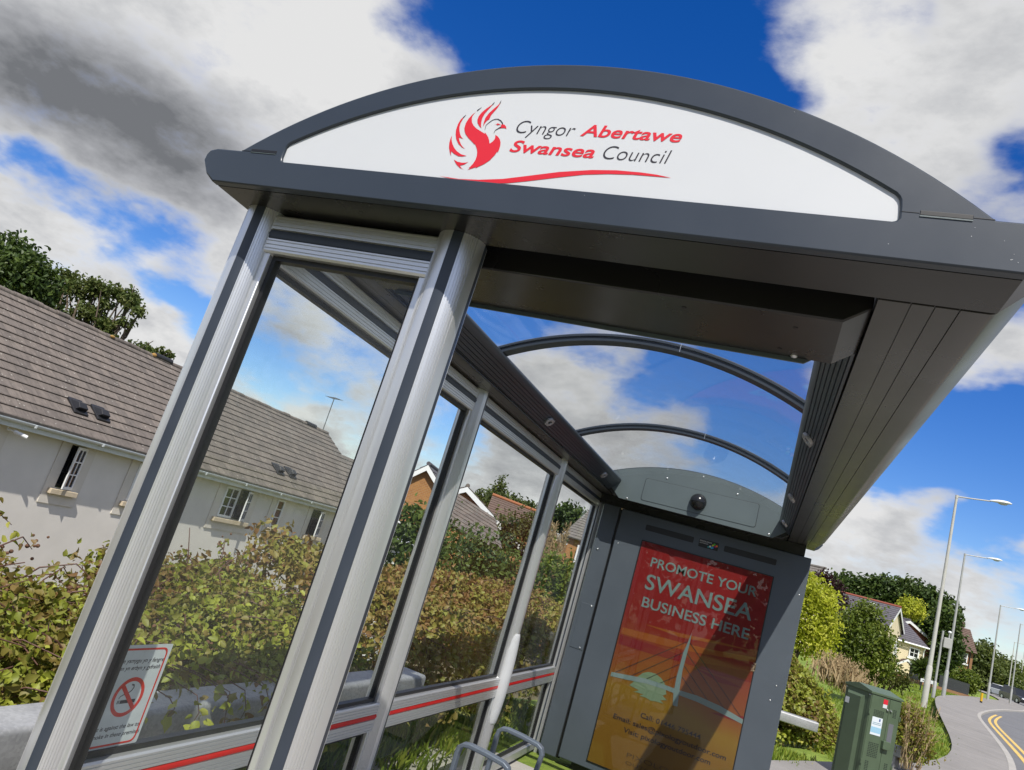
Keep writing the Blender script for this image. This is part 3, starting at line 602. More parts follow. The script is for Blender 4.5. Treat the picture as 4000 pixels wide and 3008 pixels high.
bar = [tuple(Vector((cy_, cz_))+u*s_+v*w_) for s_, w_ in ((-.041, -.0055), (.041, -.0055), (.041, .0055), (-.041, .0055))]
rb.plate(bar, [], lambda p, q: STK(q)(p[0], p[1]), .0010, .0013); rb.build('prohibition_ring', nred, notice)
cb = MB(); f = STK(.0007)
cb.plate([(1.609, -.6625), (1.6585, -.6625), (1.6585, -.6535), (1.609, -.6535)], [], lambda p, q: STK(q)(p[0], p[1]), .0006, .0008)
for a in (1.600, 1.6042): cb.plate([(a, -.6625), (a+.0022, -.6625), (a+.0022, -.6535), (a, -.6535)], [], lambda p, q: STK(q)(p[0], p[1]), .0006, .0008)
ribbon([(1.6010, -.6495), (1.6035, -.6435), (1.612, -.6400), (1.624, -.6375), (1.634, -.6305), (1.638, -.623), (1.6355, -.6165), (1.628, -.6150)], .0012, .0020, f, cb)
cb.build('cigarette_symbol', INK, notice)
lettering([('Mae ysmygu yn y fangre', 1.548, 1.7076, -.5578, .0108), ('hon yn erbyn y gyfraith', 1.556, 1.703, -.5765, .0108), ('It is against the law to', 1.5655, 1.7066, -.7278, .0108), ('smoke in these premises', 1.5565, 1.7166, -.7470, .0108)], INK, notice, f, shear=.18, offset=.012)

# ------------------------------------------------------------------ advertising case at the far end
YA = 4.72
case = thing('advertising_case', 'tall dark grey advertising case with red and gold poster closing the shelter end', 'advert case', (-.46, YA+.11, .09))
AC = case
BOT = -1.40
body = MB().box(-1.206, .2823, YA, YA+.20, H(BOT), H(.587)).build('case_body', ANTHD, AC, 0, .006)
vb = MB()
for a, b in ((-.982, -.590), (-.350, .0447)): vb.plate(rr2(a, .4645, b, .5115, .010), [], XZ, YA-.0012, YA+.003)
build_each(vb, 'vent_slot', RUB, AC)
PB = -1.345
def poster_mat():
    m, t, b = newmat('printed_poster'); b.inputs['Roughness'].default_value = .55
    sep = t.n('ShaderNodeSeparateXYZ'); co_ = obj_co(t); t.l(co_, sep.inputs[0])
    wv = t.math('MULTIPLY_ADD', t.noise(co_, 1.6, 4), .30, t.math('MULTIPLY_ADD', sep.outputs[0], .10, sep.outputs[2]))
    v = t.math('MULTIPLY_ADD', wv, 1/1.72, -(H(PB)-.09)/1.72-.07)
    t.l(t.ramp(v, [(0, (.23, .115, .006)), (.22, (.25, .125, .006)), (.34, (.30, .17, .006)), (.42, (.29, .085, .006)), (.55, (.29, .045, .007)), (.66, (.28, .014, .007)), (.8, (.30, .006, .006)), (1, (.33, .008, .008))]), b.inputs['Base Color'])
    return m
poster = MB().box(-.982, .045, YA-.003, YA+.002, H(PB), H(.376)).build('poster', poster_mat(), AC)
rim = MB().plate(rr2(-.987, PB-.005, .050, .381, .004), [rr2(-.980, PB+.003, .043, .374, .003)], XZ, YA-.006, YA+.002).build('poster_rim', RUB, AC)
def pf(k): return face(YA-.003-.0007*k)
PALE = pmat('poster_pale_ink', (.235, .345, .32), .55)
def art(name, keys, mat, k):
    mb = MB()
    for q in keys: flat([(min(.0440, max(-.981, x)), z) for x, z in ART[q]], pf(k), mb)
    return build_each(mb, name, mat, poster, fix=False)
art('sky_band', ('band1', 'band2'), pmat('poster_orange', (.38, .10, .010), .55), 1)
art('sky_band', ('band3', 'band5', 'band4'), pmat('poster_maroon', (.24, .008, .010), .55), 1.5)
art('bridge_sun', ('sun',), pmat('poster_sun', (.22, .33, .19), .55), 2)
art('bridge_deck', ('deck',), PALE, 3); art('bridge_mast', ('mast',), PALE, 4)
kb = MB(); c = ART['cables']
for i in range(0, len(c), 2): ribbon([c[i], c[i+1]], .0026, .0022, pf(2.5), kb)
build_each(kb, 'bridge_cable', INK, poster, fix=False)
lettering([('PROMOTE YOUR', -.8728, -.0453, .1945, .0725), ('BUSINESS HERE', -.8645, -.0379, -.127, .0790)], PALE, poster, pf(3), offset=.014)
lettering([('SWANSEA', -.8757, -.0453, .013, .1190)], PALE, poster, pf(3), name='headline_lettering', offset=.012)
lettering([('Call: 01446 795444', -.6718, -.2167, -.9145, .0350), ('Email: sales@pixologyoutdoor.com', -.8677, -.0159, -.9893, .0350), ('Visit: pixologyoutdoor.com', -.7697, -.1135, -1.0570, .0350)], INK, poster, pf(3), name='contact_lettering', offset=.010)
lettering([('PIXOLOGY', -.7031, -.2630, -1.2145, .0300), ('OUTDOOR', -.700, -.355, -1.2645, .0225)], pmat('poster_brown', (.10, .055, .012), .5), poster, pf(3), name='maker_lettering', offset=-.008)
sp_ = MB()
for i in range(46):                                   # dried splash on the poster edge
    a = random.uniform(math.pi*.55, math.pi*1.45); l = random.uniform(.010, .040); a2 = a+random.uniform(-.3, .3)
    p = (.052, -.305+random.uniform(-.02, .02)); ribbon([p, (p[0]+math.cos(a2)*l, p[1]+math.sin(a2)*l)], .0016, .0004, face(YA-.0132), sp_)
sp_.build('dried_splash', pmat('dried_straw', (.55, .43, .28), .8), poster, fix=False)
gp = MB().box(-.980, .043, YA-.012, YA-.010, H(PB+.004), H(.373)).build('poster_glass', POSTGL, AC)
bd = MB().plate(rr2(-.5465, .4515, -.394, .5145, .006), [], XZ, YA-.0025, YA+.002).build('maker_badge', pmat('badge_black', (.006, .006, .007), .4), AC)
lettering([('PIXOLOGY', -.541, -.4458, .4958, .0100), ('OUTDOOR', -.5404, -.473, .4820, .0068)], pmat('badge_white', (.62, .62, .62), .5), bd, face(YA-.0034), offset=.02)
for (x, z), c in zip([(-.4676, .466), (-.4557, .4726), (-.4434, .4657), (-.4345, .4714-.003), (-.4371, .4857), (-.4264, .5005-.004), (-.4166, .4817), (-.4068, .489)],
                     [(.02, .30, .30), (.75, .75, .72), (.03, .42, .55), (.02, .22, .70), (.55, .60, .04), (.08, .42, .03), (.45, .01, .16), (.85, .22, .01)]):
    hx = MB(); i = int((x+.5)*10000) % 7; flat([(x+.0085*math.cos(k*math.pi/3+.5), z+.0085*math.sin(k*math.pi/3+.5)) for k in range(6)], face(YA-.0032-.00012*i), hx)
    hx.build('badge_hexagon', pmat('badge_ink', c, .5), bd, fix=False)
sb = MB()
for x, z in ((.2164, -.378), (.1939, -.489), (-.945, -.048), (.245, .30), (-1.17, .30)): sb.sphere((x, YA-.001, H(z)), .006, 8, 5, sy=.4)
build_each(sb, 'paint_chip', STEELW, AC, smooth=60)
# filler panel between the glazing and the case
fil = MB().box(-1.372, -1.232, YA+.03, YA+.08, H(-1.42), H(.5936)).build('filler_panel', ANTHD, S, 0, .003)
MB().box(-1.2318, -1.2062, YA+.045, YA+.12, H(-1.42), H(.58)).build('shadow_gap', RUB, S)
MB().box(-1.345, -1.236, YA+.0265, YA+.0305, H(-.598), H(-.237)).build('access_plate', ANTHD, fil, 0, .002)
sb = MB()
for x, z in ((-1.258, -.246), (-1.262, -.585), (-1.33, .21)): sb.sphere((x, YA+.026, H(z)), .0075, 10, 6, sy=.5)
build_each(sb, 'rivet', STEELW, fil, smooth=60)
# case plinth
MB().box(-1.10, .18, YA+.04, YA+.18, .06, H(BOT)-.001).build('plinth', RUB, AC)

# ------------------------------------------------------------------ bench with loop armrests
bench = thing('shelter_bench', 'low grey bench with rounded loop armrests against the shelter glazing', 'bench', (-1.1, 2.9, .06))
BZ = .30
MB().box(-1.22, -.90, 1.30, 3.05, BZ-.03, BZ).build('seat', ARMM, bench, 0, .01, 3)
for y in (1.5, 2.85):
    lb = MB(); lb.box(-1.14, -1.02, y-.03, y+.03, .07, BZ-.0305); lb.build('leg', ARMM, bench, 0, .006)
for y in (1.45, 2.32, 2.91):
    zt = H(-.951); zb = BZ+.002
    P = [(-1.205, zb), (-1.204, zt-.05), (-1.198, zt-.018), (-1.180, zt-.003), (-1.15, zt+.002), (-1.06, zt-.002), (-.965, zt-.012), (-.942, zt-.024), (-.930, zt-.052), (-.934, zt-.09), (-.955, zb)]
    ab_ = MB(); vs = []; fs = []; n = len(P)
    for i, p in enumerate(P):
        a = P[max(i-1, 0)]; b = P[min(i+1, n-1)]; dx, dz = b[0]-a[0], b[1]-a[1]; l = math.hypot(dx, dz); nx, nz_ = -dz/l, dx/l
        for w_, q in ((-.011, -.024), (.011, -.024), (.011, .024), (-.011, .024)): vs.append((p[0]+nx*w_, y+q, p[1]+nz_*w_))
    for i in range(n-1):
        for j in range(4): fs.append((i*4+j, i*4+(j+1) % 4, (i+1)*4+(j+1) % 4, (i+1)*4+j))
    fs += [(3, 2, 1, 0), tuple(range(4*n-4, 4*n))]
    ab_.add(vs, fs).build('armrest', ARMM, bench, 0, .006, 3)
# ------------------------------------------------------------------ foliage
def leafmat(name, stops, rough=.5, trans=.35, vscale=0.6):
    m = bpy.data.materials.new(name); m.use_nodes = True; nt = m.node_tree; nt.nodes.clear(); t = NT(nt)
    out = t.n('ShaderNodeOutputMaterial'); b = t.n('ShaderNodeBsdfPrincipled'); b.inputs['Roughness'].default_value = rough; b.inputs['Specular IOR Level'].default_value = .4
    at_ = t.n('ShaderNodeAttribute'); at_.attribute_name = 'hue'
    n = t.noise(obj_co(t), vscale, 3)
    f = t.math('ADD', t.math('MULTIPLY', at_.outputs['Fac'], .75), t.math('MULTIPLY_ADD', n, .7, -.22))
    c = t.ramp(f, stops); t.l(c, b.inputs['Base Color'])
    tl = t.n('ShaderNodeBsdfTranslucent'); t.l(c, tl.inputs[0])
    mx = t.n('ShaderNodeMixShader'); mx.inputs[0].default_value = trans; t.l(b.outputs[0], mx.inputs[1]); t.l(tl.outputs[0], mx.inputs[2]); t.l(mx.outputs[0], out.inputs[0])
    return m
BRAM = leafmat('bramble_leaf', [(0, (.15, .065, .025)), (.20, (.21, .125, .040)), (.38, (.22, .190, .040)), (.56, (.22, .255, .033)), (.78, (.37, .40, .046)), (1, (.54, .50, .13))])
BRAMO = leafmat('bramble_russet', [(0, (.15, .065, .025)), (.25, (.27, .150, .050)), (.5, (.28, .225, .055)), (.75, (.27, .285, .046)), (1, (.48, .42, .11))])
SHRUBG = leafmat('shrub_leaf', [(0, (.040, .065, .016)), (.5, (.080, .125, .024)), (1, (.18, .23, .045))])
OLIVE = leafmat('olive_leaf', [(0, (.05, .055, .015)), (.5, (.09, .10, .022)), (1, (.16, .17, .04))])
YELG = leafmat('yellow_green_leaf', [(0, (.27, .31, .025)), (.5, (.47, .51, .04)), (1, (.68, .64, .12))], trans=.45)
MIDG = leafmat('mid_green_leaf', [(0, (.055, .085, .012)), (.5, (.13, .18, .02)), (1, (.30, .33, .045))])
OAKG = leafmat('oak_leaf', [(0, (.022, .042, .010)), (.5, (.052, .090, .016)), (1, (.14, .19, .035))], trans=.25, vscale=.25)
FARG = leafmat('far_leaf', [(0, (.045, .065, .015)), (.5, (.09, .12, .022)), (1, (.18, .20, .04))], trans=.25, vscale=.15)
ASHG = leafmat('ash_leaf', [(0, (.05, .085, .018)), (.5, (.095, .13, .028)), (1, (.19, .20, .06))])
PURP = leafmat('purple_leaf', [(0, (.020, .008, .012)), (.5, (.045, .016, .020)), (1, (.09, .035, .03))])
YFLOW = leafmat('yellow_petal', [(0, (.55, .38, .01)), (1, (.75, .60, .02))])
STRAW = leafmat('straw', [(0, (.30, .21, .10)), (.5, (.48, .36, .20)), (1, (.62, .50, .30))], .8, .25)
GRASS = leafmat('grass_blade', [(0, (.11, .17, .018)), (.5, (.21, .30, .028)), (.85, (.36, .40, .06)), (1, (.50, .42, .17))], .6, .35)
BARK = pmat('bark', (.11, .085, .06), .9, 0, .3, 8, .5, 30)
CANE = pmat('bramble_cane', (.10, .045, .03), .6, 0, .3, 10)
BERRY = pmat('blackberry', (.030, .010, .014), .3, 0, .5, 30)
SEED = pmat('dry_berry_head', (.13, .065, .035), .8, 0, .4, 40)
def unit(v): return v/np.maximum(np.linalg.norm(v, axis=1, keepdims=True), 1e-9)
def leaf_data(P, size, aspect=.62, up=.6, axis=None, hue=None, out=None, rich=False):
    n = len(P); P = np.asarray(P, float); size = np.broadcast_to(np.asarray(size, float), (n,))[:, None]
    t = RNG.normal(size=(n, 3)); t[:, 2] -= .25
    if axis is not None: t = t*.45+axis
    t = unit(t); nn = RNG.normal(size=(n, 3))*.8; nn[:, 2] += up
    if out is not None: nn += out
    nn = unit(nn-(nn*t).sum(1, keepdims=True)*t); sd = np.cross(nn, t)
    f = .16*min(1, aspect/.5); w = aspect*size*.5
    h = RNG.random(n) if hue is None else np.clip(hue, 0, 1)
    if rich:
        X = [.16, .45, .76]; Wd = [.78, 1.0, .62]; dr = (.10+.25*RNG.random((n, 1)))
        L = []; Mi = []; Rr = []
        for x, wd in zip(X, Wd):
            c = P+t*size*x-nn*size*dr*x*x; j1 = 1+.18*RNG.normal(size=(n, 1)); j2 = 1+.18*RNG.normal(size=(n, 1))
            L.append(c+sd*w*wd*j1+nn*size*f*wd); Mi.append(c); Rr.append(c-sd*w*wd*j2+nn*size*f*wd)
        V = np.stack([P]+L+Mi+Rr+[P+t*size-nn*size*dr], 1); k = 11
    else:
        V = np.stack([P, P+t*size*.33+sd*w+nn*size*f, P+t*size*.68+sd*w*.75+nn*size*f*.7, P+t*size-nn*size*.12, P+t*size*.68-sd*w*.75+nn*size*f*.7, P+t*size*.33-sd*w+nn*size*f], 1); k = 6
    return V.reshape(-1, 3), np.repeat(h, k), k
TEMPL = {6: [(0, 1, 2, 3), (0, 3, 4, 5)], 11: [(0, 1, 4), (0, 4, 7), (1, 2, 5, 4), (4, 5, 8, 7), (2, 3, 6, 5), (5, 6, 9, 8), (3, 10, 6), (6, 10, 9)]}
def leaf_mesh(name, chunks, mat, parent, smooth=False):
    V = np.concatenate([c[0] for c in chunks]); Hh = np.concatenate([c[1] for c in chunks])
    o = origin(parent) if parent is not None else Vector((0, 0, 0)); V = V-np.array(o)
    me = bpy.data.meshes.new(name); me.vertices.add(len(V)); me.vertices.foreach_set('co', V.astype(np.float32).ravel())
    LI = []; LT = []; at0 = 0
    for c in chunks:
        k = c[2]; n = len(c[0])//k; tp = TEMPL[k]; fl = np.concatenate([np.array(f) for f in tp]); base = at0+np.arange(n)[:, None]*k
        LI.append((base+fl[None]).ravel()); LT.append(np.tile(np.array([len(f) for f in tp]), n)); at0 += len(c[0])
    LI = np.concatenate(LI).astype(np.int32); LT = np.concatenate(LT).astype(np.int32); LS = np.concatenate([[0], np.cumsum(LT)[:-1]]).astype(np.int32)
    me.loops.add(len(LI)); me.loops.foreach_set('vertex_index', LI)
    me.polygons.add(len(LT)); me.polygons.foreach_set('loop_start', LS); me.polygons.foreach_set('loop_total', LT)
    me.update(calc_edges=True)
    a = me.attributes.new('hue', 'FLOAT', 'POINT'); a.data.foreach_set('value', Hh.astype(np.float32))
    me.materials.append(mat); me.polygons.foreach_set('use_smooth', np.full(len(LT), any(c[2] == 11 for c in chunks), dtype=bool))
    ob = bpy.data.objects.new(name, me); COL.objects.link(ob)
    if parent is not None: ob.parent = parent
    return ob
def blob(c, r, nclump, per, spread, hollow=.55, flat=0):
    """leaf positions clustered in small sprays through an ellipsoid, denser near its skin"""
    c = np.array(c, float); r = np.array(r if isinstance(r, (list, tuple)) else (r, r, r), float)
    d = unit(RNG.normal(size=(nclump, 3))); rad = (hollow+(1-hollow)*RNG.random((nclump, 1))**.6)*(1+.09*RNG.normal(size=(nclump, 1)))
    C = c+d*rad*r
    P = np.repeat(C, per, 0)+RNG.normal(size=(nclump*per, 3))*spread
    hue = np.repeat(RNG.random(nclump)*.55, per)+RNG.random(nclump*per)*.45
    out = np.repeat(d, per, 0)*.7
    return P, hue, out
def cluster(blobs, size, aspect=.62, up=.6, var=.3):
    ch = []
    for b in blobs:
        P, h, o = blob(*b); ch.append(leaf_data(P, size*(1+var*(RNG.random(len(P))-.5)*2), aspect, up, None, h, o))
    return ch
def limbs(mb, base, tips, r, droop=.15):
    base = Vector(base)
    for tp in tips:
        tp = Vector(tp); m1 = base.lerp(tp, .35)+Vector((random.uniform(-.1, .1), random.uniform(-.1, .1), .12))*(tp-base).length; m2 = base.lerp(tp, .7)+Vector((random.uniform(-.08, .08), random.uniform(-.08, .08), .06))*(tp-base).length
        mb.tube([base, m1, m2, tp], [r, r*.72, r*.45, r*.14], 6)
def tree(name, label, cat, base, blobs, size, mat, trunk_r, group=None, fork=.45, crown='crown'):
    t = thing(name, label, cat, base, 0, group)
    cs = [Vector(b[0]) for b in blobs]; top = sum(cs, Vector())/len(cs); b = Vector(base)
    fk = b.lerp(top, fork); mb = MB(); mb.tube([b-Vector((0, 0, .3)), b.lerp(fk, .5)+Vector((.05*trunk_r, 0, 0)), fk], [trunk_r*1.25, trunk_r, trunk_r*.8], 9)
    for c in cs: limbs(mb, fk, [c, c+Vector((random.uniform(-.5, .5), random.uniform(-.5, .5), random.uniform(.1, .6)))*(Vector(blobs[0][1]).length if isinstance(blobs[0][1], (list, tuple)) else blobs[0][1])*.7], trunk_r*.5)
    mb.build('trunk', BARK, t, 60)
    leaf_mesh(crown, cluster(blobs, size), mat, t)
    return t

# --- bramble banks (the long one stands behind the barrier)
def bramble(label, path, n, top, depth, mat, group, sprigs=10, size=.055, berries=60, name='bramble_bush', base0=.45):
    """path: list of (x,y) along the front foot; the bank leans back over `depth` and rises to `top(t)` above the ground"""
    pts = np.array(path, float); seg = np.linalg.norm(np.diff(pts, axis=0), axis=1); L = np.r_[0, np.cumsum(seg)]
    mid = pts[len(pts)//2]; b = thing(name, label, 'bramble', (mid[0], mid[1], zg(mid[1])), 0, group)
    def foot(t):
        d = t*L[-1]; x = np.interp(d, L, pts[:, 0]); y = np.interp(d, L, pts[:, 1])
        i = np.clip(np.searchsorted(L, d)-1, 0, len(seg)-1); dr = (pts[i+1]-pts[i])/seg[i][:, None]
        return np.stack([x, y], 1), np.stack([-dr[:, 1], dr[:, 0]], 1)
    def surf(t, u, k):
        f, nrm = foot(t); tp = np.array([top(v) for v in t])
        lump = .11*np.sin(t*L[-1]*3.1+1.3)+.08*np.sin(t*L[-1]*7.3+u*5)+.06*np.sin(t*L[-1]*13+u*9)
        prof = np.sin(np.minimum(u, 1)*math.pi*.56)**.75
        off = u*depth+lump*.8-k
        xy = f+nrm*off[:, None]
        g = np.array([zg(v) for v in xy[:, 1]])
        z = g+base0+(tp-base0)*prof+lump*.5*u-k*.35
        return np.stack([xy[:, 0], xy[:, 1], z], 1)
    nc = n//7; t = RNG.random(nc); u = RNG.random(nc)**.85*1.15; k = np.abs(RNG.normal(size=nc))*.10
    C = surf(t, u, -k*0+k)
    P = np.repeat(C, 7, 0)+np.repeat(RNG.normal(size=(nc*7//3+3, 3))*np.array([.055, .055, .05]), 3, 0)[:nc*7]+RNG.normal(size=(nc*7, 3))*.006   # leaflets in threes
    hue = np.repeat(RNG.random(nc)*.6, 7)+np.repeat(RNG.random(nc*7//3+3)*.3, 3)[:nc*7]+RNG.random(nc*7)*.12+np.repeat((.5-u)*.22, 7)
    ch = [leaf_data(P, size*(.5+.95*RNG.random(len(P))), .66, .8, None, hue, np.repeat(foot(t)[1], 7, 0)@np.array([[1, 0, 0], [0, 1, 0]])*-.6, rich=True)]
    cm = MB(); bm_ = MB(); sm_ = MB()
    for i in range(sprigs):                       # arching canes that stand clear of the mass
        a = np.array([random.random()]); u0 = np.array([random.uniform(.55, 1.1)])
        p = Vector(surf(a, u0, np.array([.03]))[0]); dr = Vector((random.uniform(-1, 1), random.uniform(-1, 1), 0)).normalized()
        l = random.uniform(.15, .36); q = [p, p+Vector((0, 0, .15*l/.4))+dr*l*.3, p+Vector((0, 0, .21*l/.4))+dr*l*.7, p+Vector((0, 0, .14*l/.4))+dr*l]
        cm.tube(q, [.004, .0035, .003, .0015], 5)
        m = 16; s = RNG.random(m); Q = np.array([q[0].lerp(q[1], min(1, v*3)) if v < .33 else (q[1].lerp(q[2], (v-.33)*3) if v < .66 else q[2].lerp(q[3], min(1, (v-.66)*3))) for v in s])
        ch.append(leaf_data(Q+RNG.normal(size=(m, 3))*.015, size*(.7+.6*RNG.random(m)), .66, .5, rich=True))
        if i % 2 == 0:
            for _ in range(9): sm_.sphere(tuple(q[3]+Vector((random.gauss(0, .022), random.gauss(0, .022), random.gauss(.015, .03)))), random.uniform(.006, .010), 6, 4)
    for i in range(int(n/200)):
        a = np.array([random.random()]); p = Vector(surf(a, np.array([random.random()]), np.array([.02]))[0]); dr = Vector((random.uniform(-1, 1), random.uniform(-1, 1), random.uniform(-.4, .3))).normalized()
        cm.tube([p, p+dr*.12+Vector((0, 0, .03)), p+dr*.30], [.0035, .003, .002], 5)
    for i in range(berries):
        c = Vector(surf(np.array([random.random()]), np.array([random.uniform(0, 1)]), np.array([-.03]))[0])
        for _ in range(5): (sm_ if random.random() < .6 else bm_).sphere(tuple(c+Vector((random.gauss(0, .03), random.gauss(0, .03), random.gauss(0, .03)))), random.uniform(.007, .011), 6, 4)
    leaf_mesh('leaves', ch, mat, b)
    if cm.v: tag(cm.build('cane', CANE, b, fix=False), kind='stuff')
    if bm_.v: tag(bm_.build('berry', BERRY, b, fix=False), kind='stuff')
    if sm_.v: tag(sm_.build('berry_head', SEED, b, fix=False), kind='stuff')
    return b
BG = 'bramble banks behind the crash barrier'
bramble('russet bramble bank left of the shelter behind the barrier', [(-2.03, -.9), (-1.99, .3)], 30000, lambda t: .73+.05*math.sin(t*9), .95, BRAM, BG, 20, .031, 110, base0=.58)
bramble('green and brown brambles seen behind the no smoking notice pane', [(-1.99, .25), (-1.89, 2.6)], 46000, lambda t: .80+.05*math.sin(t*11+1), 1.0, BRAM, BG, 30, .031, 170, base0=.58)
bramble('golden brown bramble bank behind the middle and far panes', [(-1.93, 2.6), (-1.66, 5.2), (-1.40, 7.2)], 34000, lambda t: .96+.05*math.sin(t*13), 1.1, BRAMO, BG, 12, .039, 110, base0=.36)
bramble('bramble heap right of the advertising case behind the barrier end', [(-.9, 10.05), (.0, 10.15), (.85, 10.35), (1.45, 11.0)], 36000, lambda t: 1.10-.18*t+.05*math.sin(t*9), 1.5, BRAM, BG, 8, .055, 90, base0=.05)
bramble('dark straggling brambles underneath the cut barrier end', [(-1.2, 9.98), (.0, 10.15), (1.25, 10.35)], 7000, lambda t: .30+.05*math.sin(t*17), .35, BRAM, BG, 5, .05, 30, base0=.0)
bramble('low bramble clump beside the green cabinet and its tall weeds', [(2.14, 11.9), (2.42, 12.9)], 2000, lambda t: .62-.30*t, .45, BRAM, BG, 3, .045, 20, base0=.02)
# trailing stems over the barrier, seen through the first pane
tr = thing('bramble_trail', 'bramble stems hanging down over the front of the grey barrier', 'bramble', (-1.75, 1.0, .78))
cm = MB(); ch = []
for y, l in ((1.02, .30), (1.10, .12), (.86, .10), (1.22, .08), (.62, .07), (1.0, .06), (1.32, .10), (.74, .05)):
    xb = -1.79+(y-1)*.04
    q = [Vector((xb-.10, y-.03, .81)), Vector((xb, y, .805)), Vector((xb+.125, y+.02, .785)), Vector((xb+.15, y+.03, .785-l*.5)), Vector((xb+.145, y+.015, .785-l))]
    cm.tube(q, [.0025, .0025, .002, .0018, .001], 5)
    m = int(10+l*60); s_ = RNG.random(m); Q = np.array([q[min(3, int(v*4))].lerp(q[min(3, int(v*4))+1], v*4-int(v*4)) for v in s_]); ch.append(leaf_data(Q+RNG.normal(size=(m, 3))*.014, .036*(.7+.6*RNG.random(m)), .66, .4, rich=True))
cm.build('cane', CANE, tr, fix=False); leaf_mesh('leaves', ch, BRAM, tr)

# --- shrubs and trees: (centre, radii, clumps, leaves per clump, spread, hollow)
def shrub(label, c, r, ncl, per, spread, size, mat, group=None, name='garden_shrub', cat='shrub', stem=True, extra=()):
    b = thing(name, label, cat, (c[0], c[1], c[2]-(r[2] if isinstance(r, tuple) else r)), 0, group)
    bl = [(c, r, ncl, per, spread, .45)]+list(extra)
    leaf_mesh('foliage', cluster(bl, size), mat, b)
    mb = MB(); base = (c[0], c[1], c[2]-(r[2] if isinstance(r, tuple) else r)-.4)
    rr = r if isinstance(r, tuple) else (r, r, r)
    limbs(mb, base, [(c[0]+random.uniform(-.7, .7)*rr[0], c[1]+random.uniform(-.7, .7)*rr[1], c[2]+random.uniform(-.2, .9)*rr[2]) for _ in range(7)], .03*max(rr))
    mb.build('stems', BARK, b)
    return b
SG = 'shrubs on the bank behind the shelter'
shrub('tall leafy green shrub seen past the second silver post', at(-.498, -.066, 9.2), (.60, .6, .70), 240, 9, .10, .085, SHRUBG, SG, extra=[(at(-.490, .006, 9.2), (.18, .2, .22), 16, 6, .06, .2), (at(-.513, .004, 9.2), (.2, .2, .2), 14, 6, .06, .2)])
shrub('broad dark shrub filling the middle pane', at(-.396, -.046, 12), (.92, .8, .70), 420, 9, .12, .085, SHRUBG, SG, extra=[(at(-.345, -.047, 12), (.7, .6, .45), 150, 9, .12, .3)])
shrub('bright leafy shrub seen through the far pane', at(-.268, -.028, 13), (.55, .5, .58), 200, 9, .10, .085, MIDG, SG)
shrub('pale olive tree beyond the brick gables', at(-.332, .012, 34), (1.5, 1.5, 1.4), 230, 9, .28, .20, OLIVE, SG)
fl = thing('flowering_shrub', 'yellow flowered shrub low in the far pane', 'shrub', at(-.248, -.05, 13.5), 0, SG)
leaf_mesh('foliage', cluster([(at(-.243, -.030, 13.5), (.42, .4, .42), 120, 8, .08, .4)], .08), MIDG, fl); leaf_mesh('flowers', cluster([(at(-.250, -.012, 13.3), (.20, .2, .14), 26, 7, .04, .5), (at(-.240, -.020, 13.3), (.16, .2, .10), 14, 7, .04, .5)], .055, .9), YFLOW, fl)
fr = thing('dry_plume_plant', 'tall tan feathery plant standing left of the grey hipped roof', 'plant', at(-.285, -.02, 17))
ch = []
for i in range(26):
    p0 = np.array(at(-.285+random.uniform(-.012, .012), -.02, 17)); p1 = np.array(at(-.281+random.uniform(-.016, .018), random.uniform(.025, .060), 17)); m = 34; s = RNG.random((m, 1))**.6
    Q = p0+(p1-p0)*s+RNG.normal(size=(m, 3))*.07*(1.15-s); ch.append(leaf_data(Q, .11, .16, .2, np.tile(unit((p1-p0)[None]), (m, 1))))
leaf_mesh('plumes', ch, STRAW, fr)

def bigtree(label, base, blobs, size, mat, tr=.35, name='broadleaf_tree', group=None): return tree(name, label, 'tree', base, blobs, size, mat, tr, group)
def bb(a, b, s, r, ncl, per=9, spread=None, hollow=.5): return (at(a, b, s), r, ncl, per, spread or (.16*(sum(r)/3 if isinstance(r, tuple) else r)), hollow)
# left, behind the grey house
bigtree('dense dark green tree at the left edge above the roof', (-29.5, 16.5, -3.5), [bb(-1.68, .185, 18, (2.3, 2.2, 2.3), 380, 10), bb(-1.60, .115, 18.3, (2.0, 2, 1.7), 300, 10), bb(-1.56, .235, 18.2, (1.2, 1.2, 1.0), 120, 10), bb(-1.66, .270, 18.2, (1.5, 1.4, 1.0), 160, 10), bb(-1.60, .255, 18.2, (1.1, 1.1, .9), 90, 10)], .22, OAKG, .4)
ash = [(-1.47, .21, 1.1, 70), (-1.43, .262, .75, 46), (-1.385, .245, .85, 44), (-1.345, .252, .7, 34), (-1.285, .258, .62, 30), (-1.25, .238, .6, 28), (-1.345, .195, .8, 42), (-1.43, .165, 1.1, 64), (-1.285, .185, .6, 26), (-1.255, .172, .5, 20), (-1.222, .222, .42, 14), (-1.30, .215, .55, 20), (-1.35, .145, .8, 40), (-1.13, .152, .45, 16), (-1.165, .150, .5, 16), (-1.10, .145, .3, 9)]
bigtree('thin feathery tree with open limbs behind the long roof', (-27.2, 19.6, -3.5), [bb(a+random.gauss(0, .012), b+random.gauss(0, .008), 20.5, (r*.74, r*.7, r*.40), int(n*1.0), 9, r*.13, .15) for a, b, r, n in ash for _ in (0, 1)], .15, ASHG, .2, name='ash_tree')
